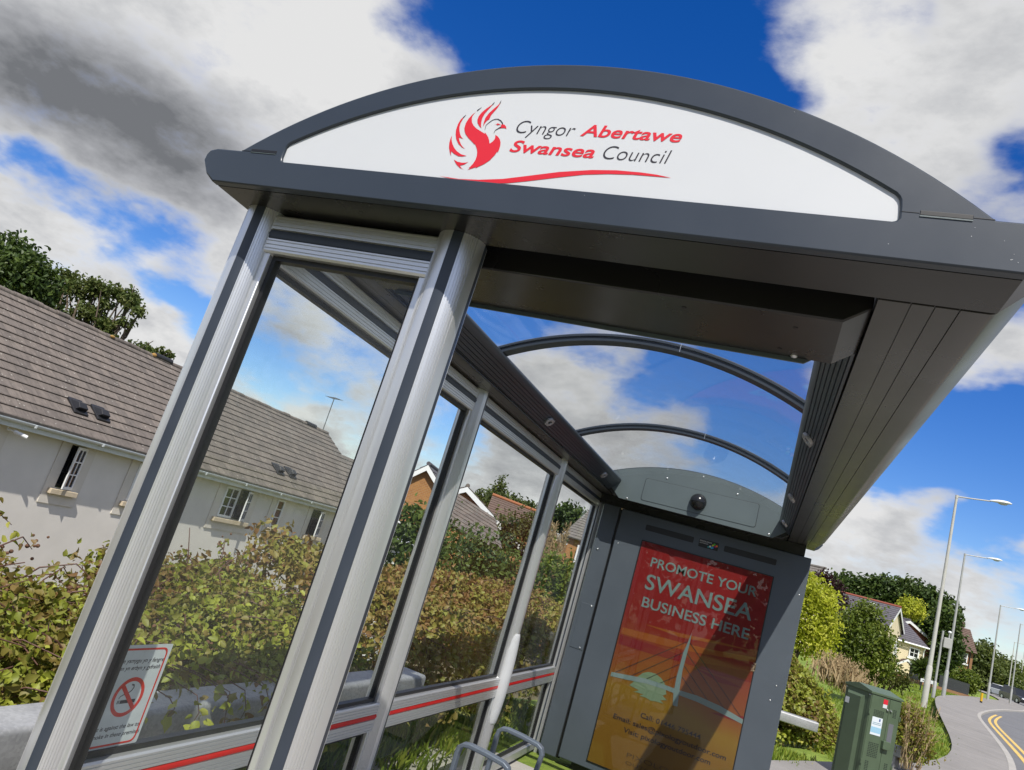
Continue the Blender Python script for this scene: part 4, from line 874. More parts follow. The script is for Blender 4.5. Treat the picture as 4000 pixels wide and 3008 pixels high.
# distant skyline seen through the panes
SK = 'trees on the skyline beyond the brick houses'
ct = thing('conifer_tree', 'pointed conifer standing above the long brown roof', 'tree', at(-.384, .02, 55), 0, SK)
MB().tube([at(-.384, .0, 55), at(-.384, .095, 55)], [.25, .04], 7).build('trunk', BARK, ct)
ch = []
for i in range(9):
    f = i/8; ch += cluster([(at(-.384+.003*math.sin(i*2.1), .034+.058*f, 55), (1.35*(1-f)+.15, 1.35*(1-f)+.15, .35), int(44*(1-f)+7), 8, .16, .3)], .26, .4)
leaf_mesh('crown', ch, FARG, ct)
for a, b, r, lab in ((-.372, .052, 1.8, 'rounded tree just right of the pointed conifer'), (-.350, .050, 1.6, 'low tree above the long roof in the middle pane'), (-.326, .048, 1.7, 'tree left of the last inner post above the rooftops'), (-.400, .050, 1.5, 'small tree behind the wavy white gable verge')):
    bigtree(lab, at(a, -.01, 60), [bb(a, b, 60, (r, r, r*.8), 150, 8), bb(a+.008, b-.014, 60, (r*1.2, r, r*.7), 110, 8)], .32, FARG, .2, group=SK)
bigtree('dark round tree above the hipped grey roof', at(-.272, 0, 62), [bb(-.272, .063, 62, (1.6, 1.6, 1.2), 200, 9), bb(-.262, .055, 62, (1.6, 1.6, 1.2), 130, 9)], .34, OAKG, .25, group=SK)
# right: bushes on the verge
VG = 'bushes on the verge beyond the advertising case'
shrub('tall yellow green bush beside the advertising case', at(.050, .030, 22), (.85, .8, 1.00), 420, 10, .11, .10, YELG, VG, extra=[(at(.040, .066, 22), (.45, .4, .3), 60, 9, .1, .2), (at(.066, .050, 22), (.5, .5, .4), 90, 9, .1, .2), (at(.072, .004, 22), (.45, .5, .55), 110, 9, .1, .2)], name='verge_bush')
shrub('rounded mid green bush behind the green cabinet', at(.116, .016, 26), (.90, .9, 1.0), 480, 10, .12, .105, MIDG, VG, extra=[(at(.120, .052, 26), (.5, .5, .26), 70, 8, .10, .2), (at(.139, .024, 26), (.45, .5, .4), 70, 8, .1, .2), (at(.098, .022, 26), (.5, .5, .5), 100, 8, .1, .2), (at(.142, .000, 26), (.4, .4, .4), 60, 8, .1, .2)], name='verge_bush')
shrub('dark purple leaved shrub behind the yellow green bush', at(.081, .052, 30), (.42, .4, .75), 130, 9, .08, .11, PURP, VG, name='verge_bush', extra=[(at(.066, .078, 30), (.4, .3, .22), 40, 8, .08, .1)])
shrub('low dark undergrowth at the foot of the round bush', at(.150, -.012, 27), (.75, .5, .35), 150, 9, .09, .09, OLIVE, VG, name='verge_bush')
def grass_clump(name, label, cat, pts, n, hgt, spread, mat, lean=.25, wid=.012, grp=None, kind=None, head=False):
    g = None if kind else thing(name, label, cat, (pts[0][0], pts[0][1], pts[0][2]), 0, grp)
    P = np.array(pts); idx = RNG.integers(0, len(P), n); B = P[idx]+RNG.normal(size=(n, 3))*np.array([spread, spread, 0])
    ax = np.stack([RNG.normal(size=n)*lean, RNG.normal(size=n)*lean, np.ones(n)], 1); hh = hgt*(.5+.7*RNG.random(n))
    ch = [leaf_data(B, hh, .03 if wid is None else wid/hgt*2, 0, unit(ax)*6, RNG.random(n))]
    if head:
        T = B+unit(ax)*hh[:, None]; m = 5; Q = np.repeat(T, m, 0)+RNG.normal(size=(n*m, 3))*np.array([.012, .012, .035]); ch.append(leaf_data(Q, .05, .3, .2, np.tile([[0, 0, 1.]], (n*m, 1))))
    ob = leaf_mesh('blades' if g else name, ch, mat, g)
    return g or tag(ob, label, cat, grp, kind)
grass_clump('dry_grass', 'tall pale dry grass between bramble heap and round bush', 'grass clump', [at(a, -.036-.02*abs(a-.1)/.03, 17) for a in (.088, .096, .104, .112, .120)], 380, .46, .16, STRAW, .2, .006, head=True)
wc = thing('weed_clump', 'tall seeding weeds and bramble just right of the green cabinet', 'weeds', at(.186, -.10, 11.8))
leaf_mesh('foliage', cluster([(at(.181, -.062, 11.8), (.24, .26, .26), 150, 8, .06, .2), (at(.193, -.080, 11.8), (.20, .22, .16), 90, 8, .06, .2), (at(.178, -.045, 11.9), (.14, .16, .14), 40, 8, .05, .2)], .050, .5), BRAM, wc)
ch = []
for i in range(46):
    p0 = np.array(at(.184+random.uniform(-.008, .014), -.105, 11.7+random.uniform(-.2, .2))); p1 = p0+np.array([random.gauss(.03, .10), random.gauss(0, .1), random.uniform(.45, .85)])
    s_ = np.linspace(0, 1, 9)[:, None]; ch.append(leaf_data(p0+(p1-p0)*s_, .12, .04, 0, np.tile(unit((p1-p0)[None])*6, (9, 1))))
    q_ = RNG.random((14, 1))*.4+.62; ch.append(leaf_data(p0+(p1-p0)*q_+RNG.normal(size=(14, 3))*.012, .028, .35, .2))
leaf_mesh('stalks', ch, STRAW, wc)
# oaks behind the houses on the right
OG = 'big dark trees behind the cream house'
bigtree('left part of the dark wood, tree right above the slate roof', at(.098, -.02, 104), [bb(.088, .068, 104, (2.6, 2.6, 2.0), 260), bb(.110, .068, 104, (2.8, 2.8, 2.4), 300), bb(.100, .050, 104, (3, 3, 2), 200)], .50, OAKG, .4, group=OG)
bigtree('highest dark tree in the middle above the white gable', at(.143, -.02, 104), [bb(.132, .076, 104, (2.6, 2.6, 2.2), 280), bb(.152, .080, 104, (2.6, 2.6, 2.2), 290), bb(.142, .055, 104, (3.4, 3, 2.6), 280)], .50, OAKG, .45, group=OG)
bigtree('dark tree with rounded top behind the tall lamp posts', at(.186, -.02, 102), [bb(.172, .080, 102, (2.4, 2.4, 2.1), 260), bb(.192, .076, 102, (2.3, 2.3, 2.0), 260), bb(.182, .052, 102, (3, 2.6, 2.4), 280), bb(.172, .030, 102, (2, 2, 2), 140)], .50, OAKG, .45, group=OG)
bigtree('low spreading dark tree in front of the brown roofed house', at(.214, -.02, 88), [bb(.199, .068, 88, (1.2, 1.4, 1.4), 150), bb(.204, .046, 88, (1.1, 1.3, 1.2), 170), bb(.205, .040, 88, (1.5, 1.5, 1.9), 200), bb(.206, .022, 88, (1.2, 1.3, 1.4), 150), bb(.202, .010, 88, (1.0, 1, 1.1), 90)], .40, OAKG, .3, group=OG)
shrub('yellowish young tree above the ridge of the cream house', at(.164, .070, 95), (1.5, 1.4, 1.0), 120, 9, .25, .3, YELG, name='young_tree', cat='tree')
# far trees along the road
FT = 'trees along the far end of the road'
for a, b, s, r, lab in ((.236, .036, 135, 2.2, 'nearest of the far roadside trees, with a ragged top'), (.246, .030, 140, 2.6, 'far roadside tree behind the third lamp post'), (.258, .028, 150, 2.9, 'far roadside tree above the white car'), (.270, .026, 160, 3.0, 'far roadside tree above the dark car'), (.284, .022, 170, 3.2, 'far roadside tree at the right edge of the view')):
    bigtree(lab, at(a, -.004, s), [bb(a, b, s, (r, r, r*.95), 230), bb(a+.008, b-.008, s, (r, r, r*.8), 150), bb(a-.007, b-.012, s, (r, r, r*.8), 150), bb(a, b-.018, s, (r*1.2, r, r*.8), 140)], .5, FARG if s < 155 else MIDG, .25, group=FT)
shrub('slim tree top rising out of the far roadside trees', at(.2435, .052, 138), (.8, .8, .9), 40, 8, .3, .4, FARG, name='slim_tree', cat='tree')
# cordyline by the fence
cp = thing('cordyline_palm', 'spiky green cordyline in the garden of the cream house', 'palm', at(.185, -.004, 58))
MB().tube([at(.185, -.012, 58), at(.185, .006, 58)], [.10, .08], 8).build('trunk', BARK, cp)
n = 240; d = unit(RNG.normal(size=(n, 3))*np.array([1, 1, .75])+np.array([0, 0, .35])); leaf_mesh('fronds', [leaf_data(np.tile(np.array(at(.185, .007, 58)), (n, 1))+d*.05, .85, .09, .6, d*5)], SHRUBG, cp)
shrub('round dense green bush beside the black railings', at(.2288, .009, 70), (1.0, .9, .85), 330, 9, .13, .17, MIDG, VG, name='verge_bush')

# woodland across the road and behind the viewer (out of frame; mirrored in the panes and aluminium)
bl = []
for i in range(30): bl.append(((-44+i*3.0+random.uniform(-.8, .8), -27+random.uniform(-3, 3), 3.2+random.uniform(-.6, 1.2)), (2.6, 2.4, 3.0+random.random()), 60, 7, .5, .4))
for i in range(10): bl.append(((17+random.uniform(-1, 2), -24+i*4.2, 2.6+random.uniform(-.4, .8)), (1.8, 2.6, 2.4), 50, 7, .45, .4))
tag(leaf_mesh('far_woodland', cluster(bl, .62), OAKG, None), 'dark woodland edge on the far side of the road', 'wood', kind='stuff')
# ------------------------------------------------------------------ land, pavement, road
def sm(a, b, x):
    t = min(1, max(0, (x-a)/(b-a))); return t*t*(3-2*t)
def terr(x, y):
    z = zg(y); e = -2.35+max(0, y-6)*.30
    e = min(e, 3.2)
    dip = .28*sm(1.0, -.2, x-(-1.9+max(0, y-4)*.32))*sm(5, 9, y)*sm(60, 30, y)
    return z-dip-3.7*sm(e-.2, e-7.5, x)*sm(75, 45, y)
def sheet(name, xs, ys, fz, mat, kind='structure'):
    V = [(x, y, fz(x, y)) for y in ys for x in xs]; nx = len(xs)
    F = [(j*nx+i, j*nx+i+1, (j+1)*nx+i+1, (j+1)*nx+i) for j in range(len(ys)-1) for i in range(nx-1)]
    return tag(MB().add(V, F).build(name, mat, None, 30, fix=False), kind=kind)
def grass_mat():
    m, t, b = newmat('grass_ground'); b.inputs['Roughness'].default_value = .95; co_ = obj_co(t)
    n = t.noise(co_, .6, 6, .65); n2 = t.noise(co_, 14, 4, .7)
    c = t.ramp(t.math('MULTIPLY_ADD', n2, .45, t.math('MULTIPLY', n, .55)), [(.3, (.10, .15, .018)), (.5, (.18, .26, .03)), (.68, (.29, .35, .055)), (.8, (.38, .35, .12))]); sx = t.n('ShaderNodeSeparateXYZ'); t.l(co_, sx.inputs[0]); mr = t.n('ShaderNodeMapRange'); mr.inputs['From Min'].default_value = -2.2; mr.inputs['From Max'].default_value = -4.5; t.l(sx.outputs[0], mr.inputs['Value'])
    c = t.mix(mr.outputs[0], c, t.ramp(n, [(.3, (.075, .062, .035)), (.7, (.16, .14, .075))]))      # scrubby bank below the barrier
    t.l(c, b.inputs['Base Color'])
    bp = t.n('ShaderNodeBump'); bp.inputs['Strength'].default_value = .8; bp.inputs['Distance'].default_value = .04; t.l(t.noise(co_, 30, 4, .7), bp.inputs['Height']); t.l(bp.outputs[0], b.inputs['Normal'])
    return m
xs = list(np.r_[np.linspace(-900, -60, 15), np.linspace(-55, -12, 18), np.linspace(-11, 8, 77), np.linspace(9, 60, 40), np.linspace(70, 900, 15)])
ys = list(np.r_[np.linspace(-120, -12, 10), np.linspace(-10, 20, 76), np.linspace(21, 60, 40), np.linspace(63, 200, 40), np.linspace(220, 1800, 14)])
sheet('grass_terrain', xs, ys, terr, grass_mat())
def strip(name, left, right, off, mat, y0, y1, n=90):
    L = np.array(left, float); Rr = np.array(right, float); Y = np.linspace(y0, y1, n)
    V = []
    for y in Y:
        V += [(np.interp(y, L[:, 1], L[:, 0]), y, zg(y)+off), (np.interp(y, Rr[:, 1], Rr[:, 0]), y, zg(y)+off)]
    return tag(MB().add(V, [(2*i, 2*i+1, 2*i+3, 2*i+2) for i in range(n-1)]).build(name, mat, None, fix=False), kind='structure')
def smooth_line(pts, n=200):
    P = np.array(pts, float); y = np.linspace(P[0, 1], P[-1, 1], n); x = np.interp(y, P[:, 1], P[:, 0])
    for _ in range(14): x[1:-1] = (x[:-2]+2*x[1:-1]+x[2:])/4
    return np.stack([x, y], 1)
off = lambda P, d: np.stack([P[:, 0]+d, P[:, 1]], 1)
KERB = smooth_line([(1.55, -14), (1.6, -.5), (1.8, 2.5), (2.6, 7), (3.8, 12.5), (5.35, 17.5), (9.1, 36.4), (11.9, 46), (15.8, 58), (20.9, 72), (26.0, 89), (29.5, 104), (31, 124), (30, 150), (24, 190)])
PAVL = smooth_line([(-1.25, -14), (-1.25, 5.4), (-1.0, 6.2), (1.0, 8.6), (2.35, 11), (3.7, 14.3), (6.9, 32.7), (8.9, 43), (12.0, 54), (17.4, 71), (23.6, 88), (27, 104), (28.5, 124), (28, 150), (22, 190)])
def tarmac(name, c, sc):
    m, t, b = newmat(name); b.inputs['Roughness'].default_value = .85; co_ = obj_co(t)
    n = t.noise(co_, 1.1, 7, .7); n2 = t.noise(co_, sc, 3, .8)
    t.l(t.ramp(t.math('MULTIPLY_ADD', n2, .4, t.math('MULTIPLY', n, .6)), [(.3, tuple(v*.72 for v in c)), (.7, tuple(v*1.25 for v in c))]), b.inputs['Base Color'])
    bp = t.n('ShaderNodeBump'); bp.inputs['Strength'].default_value = .5; bp.inputs['Distance'].default_value = .01; t.l(n2, bp.inputs['Height']); t.l(bp.outputs[0], b.inputs['Normal']); return m
ROADM = tarmac('asphalt', (.15, .15, .155), 60); PAVM = tarmac('pavement_asphalt', (.245, .230, .215), 80)
strip('road', off(KERB, .12), off(KERB, 8.2), .012, ROADM, -13, 188, 160)
strip('pavement', PAVL, KERB, .10, PAVM, -13, 188, 160)
KM = pmat('kerb_concrete', (.36, .34, .31), .9, 0, .12, 3, .4, 80)
kb = MB(); Y = np.linspace(-13, 188, 220)
for i in range(len(Y)-1):
    a, c = (np.interp(Y[i], KERB[:, 1], KERB[:, 0]), Y[i]), (np.interp(Y[i+1], KERB[:, 1], KERB[:, 0]), Y[i+1])
    kb.add([(a[0], a[1], zg(a[1])+.104), (a[0]+.13, a[1], zg(a[1])+.100), (a[0]+.135, a[1], zg(a[1])-.02), (c[0], c[1], zg(c[1])+.104), (c[0]+.13, c[1], zg(c[1])+.100), (c[0]+.135, c[1], zg(c[1])-.02)], [(0, 1, 4, 3), (1, 2, 5, 4)])
tag(kb.build('kerb', KM, None, fix=False), kind='structure')
YEL = pmat('worn_yellow_paint', (.62, .42, .12), .8, 0, .25, 5); WHT = pmat('worn_white_paint', (.62, .60, .56), .8, 0, .15, 6)
for d in (.40, .62):
    strip('yellow_line', off(KERB, d), off(KERB, d+.11), .017, YEL, -13, 46, 120)
strip('white_line', off(KERB, 4.1), off(KERB, 4.22), .017, WHT, 40, 150, 90)
# back edge of pavement: thin concrete edging, far kerb with verge
tag(MB().box(-2.15, -1.27, -3, 6.4, .0, .085).build('concrete_footing', pmat('footing_concrete', (.42, .40, .36), .9, 0, .15, 4, .4, 60), None, 0, .01), kind='structure')
# grass in countable reach of the eye: loose blades (stuff)
pts = []
for i in range(900):
    y = random.uniform(6.2, 17); x = random.uniform(-1.8, np.interp(y, PAVL[:, 1], PAVL[:, 0])-.02)
    if 9.0 < y < 12.4 and x < 1.3: continue
    pts.append((x, y, terr(x, y)-.01))
for i in range(130):
    y = random.uniform(1.5, 6.2); x = random.uniform(-2.4, -1.75); pts.append((x, y, .075))
grass_clump('verge_grass', 'long loose green grass growing on the verge', 'grass', pts, 26000, .13, .09, GRASS, .35, .007, kind='stuff')
pts = []
for i in range(900):
    y = random.uniform(17, 60); x = np.interp(y, PAVL[:, 1], PAVL[:, 0])-.03-random.random()**1.3*4.5; pts.append((x, y, terr(x, y)-.01))
grass_clump('verge_grass', 'short mown grass along the pavement further up the road', 'grass', pts, 14000, .12, .2, GRASS, .3, .012, kind='stuff')

# ------------------------------------------------------------------ crash barrier
def galv():
    m, t, b = newmat('galvanised_steel'); b.inputs['Metallic'].default_value = .35; b.inputs['Roughness'].default_value = .55; co_ = obj_co(t)
    vo = t.n('ShaderNodeTexVoronoi'); vo.inputs['Scale'].default_value = 110; t.l(co_, vo.inputs['Vector'])
    sp = t.n('ShaderNodeSeparateColor'); t.l(vo.outputs['Color'], sp.inputs[0])
    n = t.noise(co_, 2.5, 6, .65)
    t.l(t.ramp(t.math('MULTIPLY_ADD', sp.outputs[0], .18, t.math('MULTIPLY', n, .82)), [(.3, (.25, .255, .26)), (.5, (.36, .365, .37)), (.7, (.45, .455, .46))]), b.inputs['Base Color']); return m
GALV = galv()
def barrier(label, pts, zt, group='lengths of grey crash barrier'):
    o = thing('crash_barrier', label, 'crash barrier', (pts[0][0], pts[0][1], zg(pts[0][1])), 0, group)
    a = Vector((*pts[0], 0)); b = Vector((*pts[1], 0)); d = (b-a).normalized(); nn = Vector((d.y, -d.x, 0)); hgt = .128; w = .165
    prof = []
    for cx, cz, a0 in ((w/2-.018, -.018, 0), (-w/2+.018, -.018, 90), (-w/2+.018, -hgt+.018, 180), (w/2-.018, -hgt+.018, 270)):
        for k in range(5): t = R(a0+k*22.5); prof.append((cx+.018*math.cos(t), cz+.018*math.sin(t)))
    z0, z1 = zt
    f = lambda p, t: tuple(a.lerp(b, t)+nn*p[0]+Vector((0, 0, z0+(z1-z0)*t+p[1])))
    MB().extrude(prof, f, 0, 1).build('beam', GALV, o, 40)
    L = (b-a).length; k = max(2, int(L/2.4)+1)
    if L > 3:                                            # bolted splice sleeve
        t0 = .42; c = [((p[0])*1.03, -hgt/2+(p[1]+hgt/2)*1.035) for p in prof]
        sl = MB().extrude(c, f, t0-.012, t0+.012).build('splice_sleeve', GALV, o, 40)
        for dt in (-.008, .008):
            for dz in (-.035, -.09):
                p = Vector(f((w/2*1.03, dz), t0+dt)); MB().tube([p, p+nn*.008], .010, 6).build('bolt', GALV, sl)
    for i in range(k):
        c = a.lerp(b, (i+.25)/k); z = z0+(z1-z0)*(i+.25)/k-hgt
        MB().obox((c.x-nn.x*.03, c.y-nn.y*.03, z/2-.1), d*.05, nn*.03, (0, 0, z/2+.1)).build('barrier_post', GALV, o)
    return o
barrier('grey box crash barrier running behind the shelter glazing under the brambles', ((-1.88, -.95), (-1.735, 2.75)), (.712, .738))
barrier('cut end of crash barrier showing right of the advertising case', ((-1.2, 9.75), (1.00, 10.15)), (.545, .548))
barrier('short stub of crash barrier right of the green cabinet', ((2.02, 10.5), (2.40, 10.9)), (.565, .575))

# ------------------------------------------------------------------ green roadside cabinet
CG = pmat('cabinet_green', (.080, .115, .068), .42, 0, .10, 4, .05, 200); CGD = pmat('vent_dark', (.012, .02, .014), .7)
def cabinet():
    c0 = Vector(at(.1382, 0, 9.4)); c0.z = 0; phi = math.atan2(.55, .83)
    ur = Vector((math.cos(phi), math.sin(phi), 0)); ul = Vector((-math.sin(phi), math.cos(phi), 0))
    wl, wr = .405, .40; zt = H(-.0352*9.4); zb = .06
    o = thing('roadside_cabinet', 'dark green street cabinet with pitched lid on the grass verge', 'street cabinet', (c0.x, c0.y, .10))
    P = lambda r, l, z: tuple(c0+ur*r+ul*l+Vector((0, 0, z)))
    cen = lambda r, l, z: P(r, l, z)
    MB().obox(cen(wr/2, wl/2, (zt+zb)/2), ur*wr/2, ul*wl/2, (0, 0, (zt-zb)/2)).build('body', CG, o, 0, .005)
    e = .012; hh = .058
    lid = MB(); pr = [(-e, zt-.012), (-e, zt+.012), (wl/2, zt+hh), (wl+e, zt+.012), (wl+e, zt-.012)]
    lid.extrude(pr, lambda p, t: P(t, p[0], p[1]), -e, wr+e).build('lid', CG, o, 0, .004)
    # gable side: raised panel with sloped edges, facing left
    def panel(face_fn, a0, a1, z0, z1, d, inset):
        vs = [face_fn(a, z, 0) for a, z in ((a0, z0), (a1, z0), (a1, z1), (a0, z1))]+[face_fn(a, z, d) for a, z in ((a0+inset, z0+inset), (a1-inset, z0+inset), (a1-inset, z1-inset), (a0+inset, z1-inset))]
        return MB().add(vs, [(4, 5, 6, 7), (0, 1, 5, 4), (1, 2, 6, 5), (2, 3, 7, 6), (3, 0, 4, 7)])
    left = lambda l, z, d: tuple(c0-ur*d+ul*l+Vector((0, 0, z))); front = lambda r, z, d: tuple(c0-ul*d+ur*r+Vector((0, 0, z)))
    side = panel(left, .085, wl-.045, zb+.05, zt-.055, .030, .032).build('side_panel', CG, o)
    st = MB()
    for l in (.045, wl-.03): st.add([left(l-.0015, zb, .0012), left(l+.0015, zb, .0012), left(l+.0015, zt-.02, .0012), left(l-.0015, zt-.02, .0012)], [(0, 1, 2, 3)])
    build_each(st, 'seam', RUB, side, fix=False)
    rv = MB()
    for l in (.012, .030, wl-.025, wl-.010): rv.sphere(left(l, zt-.032, .001), .006, 8, 5)
    build_each(rv, 'rivet', STEELW, side, smooth=60)
    MB().add([left(.28, zt-.20, .0325), left(.345, zt-.20, .0325), left(.345, zt-.135, .0325), left(.28, zt-.135, .0325)], [(0, 1, 2, 3)]).build('white_label', WHITEP, side, fix=False)
    # doors
    sp = .245; dr = [(.008, sp-.002), (sp+.002, wr-.006)]
    dl = []
    for a, b in dr: dl.append(MB().obox(front((a+b)/2, (zb+zt-.02)/2, .003), ur*(b-a)/2, ul*.004, (0, 0, (zt-.025-zb)/2)).build('door', CG, o, 0, .0025))
    def vents(parent, a0, a1, z0, z1, nc, nr):
        m = MB()
        for i in range(nc):
            for j in range(nr):
                a = a0+(a1-a0)*(i+.5)/nc; z = z0+(z1-z0)*(j+.5)/nr; w = (a1-a0)/nc*.36; h_ = (z1-z0)/nr*.27
                m.add([front(a-w, z-h_, .0078), front(a+w, z-h_, .0078), front(a+w, z+h_, .0078), front(a-w, z+h_, .0078)], [(0, 1, 2, 3)])
        m.build('vent_holes', CGD, parent, fix=False)
    k = .95/.9
    vents(dl[0], .055, .19, zt-.235, zt-.165, 6, 5); vents(dl[0], .055, .19, zt-.66, zt-.505, 6, 9); vents(dl[0], .05, .10, zt-.80, zt-.70, 2, 6)
    vents(dl[1], sp+.055, sp+.105, zt-.205, zt-.115, 2, 6); vents(dl[1], sp+.05, sp+.10, zt-.78, zt-.68, 2, 6)
    nt_ = MB().obox(front(.118, zt-.335, .0085), ur*.067, ul*.001, (0, 0, .093)).build('notice', pmat('pale_notice', (.66, .72, .76), .4), dl[0])
    bl = MB(); bl.obox(front(.118, zt-.375, .0097), ur*.066, ul*.0003, (0, 0, .030)); bl.build('notice_picture', pmat('notice_sky', (.30, .52, .66), .4), nt_)
    bl = MB(); bl.obox(front(.150, zt-.266, .0098), ur*.009, ul*.0003, (0, 0, .014)); bl.build('notice_emblem', pmat('notice_blue', (.05, .09, .28), .4), nt_)
    for z in (zt-.300, zt-.316):
        bl = MB(); bl.obox(front(.118, z, .0098), ur*.055, ul*.0003, (0, 0, .0028)); bl.build('notice_line', pmat('notice_ink', (.15, .28, .34), .4), nt_)
    MB().obox(front(.187, zt-.062, .0085), ur*.028, ul*.001, (0, 0, .026)).build('red_label', pmat('label_red', (.60, .02, .04), .4), dl[0])
    MB().obox(front(.185, zt-.1075, .0085), ur*.027, ul*.001, (0, 0, .0190)).build('white_label', WHITEP, dl[0])
    MB().obox(front(sp+.012, zt-.50, .025), ur*.045, ul*.022, (0, 0, .042)).build('lock_box', CG, dl[0], 0, .004)
    MB().obox(front(sp+.060, zt-.38, .0075), ur*.032, ul*.0006, (0, 0, .11)).build('repaint_patch', pmat('grey_patch', (.13, .135, .15), .5), dl[1])
    for d_, r in ((dl[0], sp-.028), (dl[1], sp+.018)):
        for z in (zt-.135, zt-.85):
            h = MB(); h.cyl(front(r, z, .006), front(r, z, .022), .009, 10); h.obox(front(r+.006, z-.006, .020), ur*.012, ul*.005, (0, 0, .004)); h.build('lock', STEELW, d_, 40, .001)
    for r, par in ((.0, dl[0]), (wr-.002, dl[1])):
        for z in (zt-.20, zt-.72): MB().obox(front(r, z, .008), ur*.008, ul*.008, (0, 0, .026)).build('hinge', CG, par, 0, .002)
cabinet()
# ------------------------------------------------------------------ buildings
def tile_mat(name, c, lichen=True, sc=1.0, axis='y'):
    m, t, b = newmat(name); b.inputs['Roughness'].default_value = .9; co_ = obj_co(t)
    mp = t.n('ShaderNodeMapping'); mp.inputs['Scale'].default_value = (.5, 3.5, .5) if axis == 'y' else (3.5, .5, .5); t.l(co_, mp.inputs[0])
    n = t.noise(mp.outputs[0], 2.2*sc, 6, .7); n2 = t.noise(co_, 9*sc, 5, .65)
    f = t.math('MULTIPLY_ADD', n2, .45, t.math('MULTIPLY', n, .55))
    col = t.ramp(f, [(.32, tuple(v*.62 for v in c)), (.5, c), (.66, tuple(v*1.28 for v in c))])
    if lichen:                                   # single tiles differ a little in tone
        sp_ = t.n('ShaderNodeSeparateXYZ'); t.l(co_, sp_.inputs[0]); cb_ = t.n('ShaderNodeCombineXYZ'); t.l(sp_.outputs[1], cb_.inputs[0]); t.l(sp_.outputs[0], cb_.inputs[1])
        br = t.n('ShaderNodeTexBrick'); br.inputs['Scale'].default_value = 1; br.inputs['Brick Width'].default_value = .34; br.inputs['Row Height'].default_value = .27375; br.inputs['Mortar Size'].default_value = .006; br.inputs['Bias'].default_value = .1
        br.inputs['Color1'].default_value = (.72, .72, .73, 1); br.inputs['Color2'].default_value = (1.18, 1.15, 1.12, 1); br.inputs['Mortar'].default_value = (.45, .44, .43, 1); t.l(cb_.outputs[0], br.inputs['Vector'])
        col = t.mix(.8, col, br.outputs[0], 'MULTIPLY')
    if lichen:
        vo = t.n('ShaderNodeTexVoronoi'); vo.inputs['Scale'].default_value = 7; t.l(co_, vo.inputs['Vector']); sp = t.n('ShaderNodeSeparateColor'); t.l(vo.outputs['Color'], sp.inputs[0])
        k = t.math('MULTIPLY', t.math('LESS_THAN', vo.outputs['Distance'], .16), t.math('GREATER_THAN', sp.outputs[0], .62))
        col = t.mix(t.math('MULTIPLY', k, .65), col, (.42, .40, .35))
    t.l(col, b.inputs['Base Color'])
    bp = t.n('ShaderNodeBump'); bp.inputs['Strength'].default_value = .5; bp.inputs['Distance'].default_value = .02; t.l(n2, bp.inputs['Height']); t.l(bp.outputs[0], b.inputs['Normal']); return m
def brick_mat(name, c1, c2, mortar):
    m, t, b = newmat(name); b.inputs['Roughness'].default_value = .9; co_ = obj_co(t); sep = t.n('ShaderNodeSeparateXYZ'); t.l(co_, sep.inputs[0])
    cb = t.n('ShaderNodeCombineXYZ'); t.l(t.math('ADD', sep.outputs[0], sep.outputs[1]), cb.inputs[0]); t.l(sep.outputs[2], cb.inputs[1])
    br = t.n('ShaderNodeTexBrick'); br.inputs['Scale'].default_value = 1; br.inputs['Brick Width'].default_value = .225; br.inputs['Row Height'].default_value = .075; br.inputs['Mortar Size'].default_value = .008
    br.inputs['Color1'].default_value = (*c1, 1); br.inputs['Color2'].default_value = (*c2, 1); br.inputs['Mortar'].default_value = (*mortar, 1); t.l(cb.outputs[0], br.inputs['Vector'])
    t.l(t.mix(t.math('MULTIPLY', t.noise(co_, 1.4, 5), .5), br.outputs[0], tuple(v*.6 for v in c1)), b.inputs['Base Color']); return m
ROOFT = tile_mat('weathered_concrete_tile', (.150, .128, .112)); SLATE = tile_mat('slate', (.105, .098, .112), False, axis='x'); BROWNT = tile_mat('brown_tile', (.135, .090, .070), False, axis='x'); GREYT = tile_mat('grey_tile', (.16, .145, .13), False, axis='x')
RENDERW = pmat('pale_render', (.72, .685, .63), .9, 0, .06, 1.2, .2, 60); SURR = pmat('surround_render', (.68, .635, .56), .9, 0, .06, 2, .2, 60)
STONE = pmat('sill_stone', (.55, .46, .33), .9, 0, .12, 5, .3, 40); UPVC = pmat('white_upvc', (.80, .81, .81), .35, 0, .03, 4); GUTW = pmat('gutter_white', (.62, .65, .64), .4, 0, .08, 3)
CREAM = pmat('cream_render', (.68, .58, .40), .9, 0, .05, 1); ORBR = brick_mat('orange_brick', (.42, .19, .050), (.33, .135, .040), (.36, .27, .16)); REDBR = brick_mat('red_brick', (.30, .065, .035), (.23, .05, .03), (.28, .20, .16)); BROBR = brick_mat('brown_brick', (.34, .155, .06), (.26, .11, .045), (.30, .24, .17))
DARKGL = pmat('dark_window_glass', (.010, .012, .014), .06, 0, spec=.8); VENTP = pmat('black_vent_plastic', (.02, .02, .022), .4); LICH = pmat('orange_lichen', (.34, .20, .06), .9)
def courses(mb, e0, e1, r0, r1, n, lift=.035):
    """sloping tiled plane laid in n overlapping courses from the eave (e0-e1) to the ridge (r0-r1)"""
    e0, e1, r0, r1 = map(Vector, (e0, e1, r0, r1)); nrm = (e1-e0).cross(r0-e0).normalized()
    if nrm.z < 0: nrm = -nrm
    for i in range(n):
        a, b = i/n, (i+1)/n
        p = [e0.lerp(r0, a)+nrm*lift, e1.lerp(r1, a)+nrm*lift, e1.lerp(r1, b)+nrm*.004, e0.lerp(r0, b)+nrm*.004]
        q = [e0.lerp(r0, a)-nrm*.03, e1.lerp(r1, a)-nrm*.03]
        mb.add(p+q, [(0, 1, 2, 3), (4, 5, 1, 0), (5, 1, 2), (4, 0, 3)])
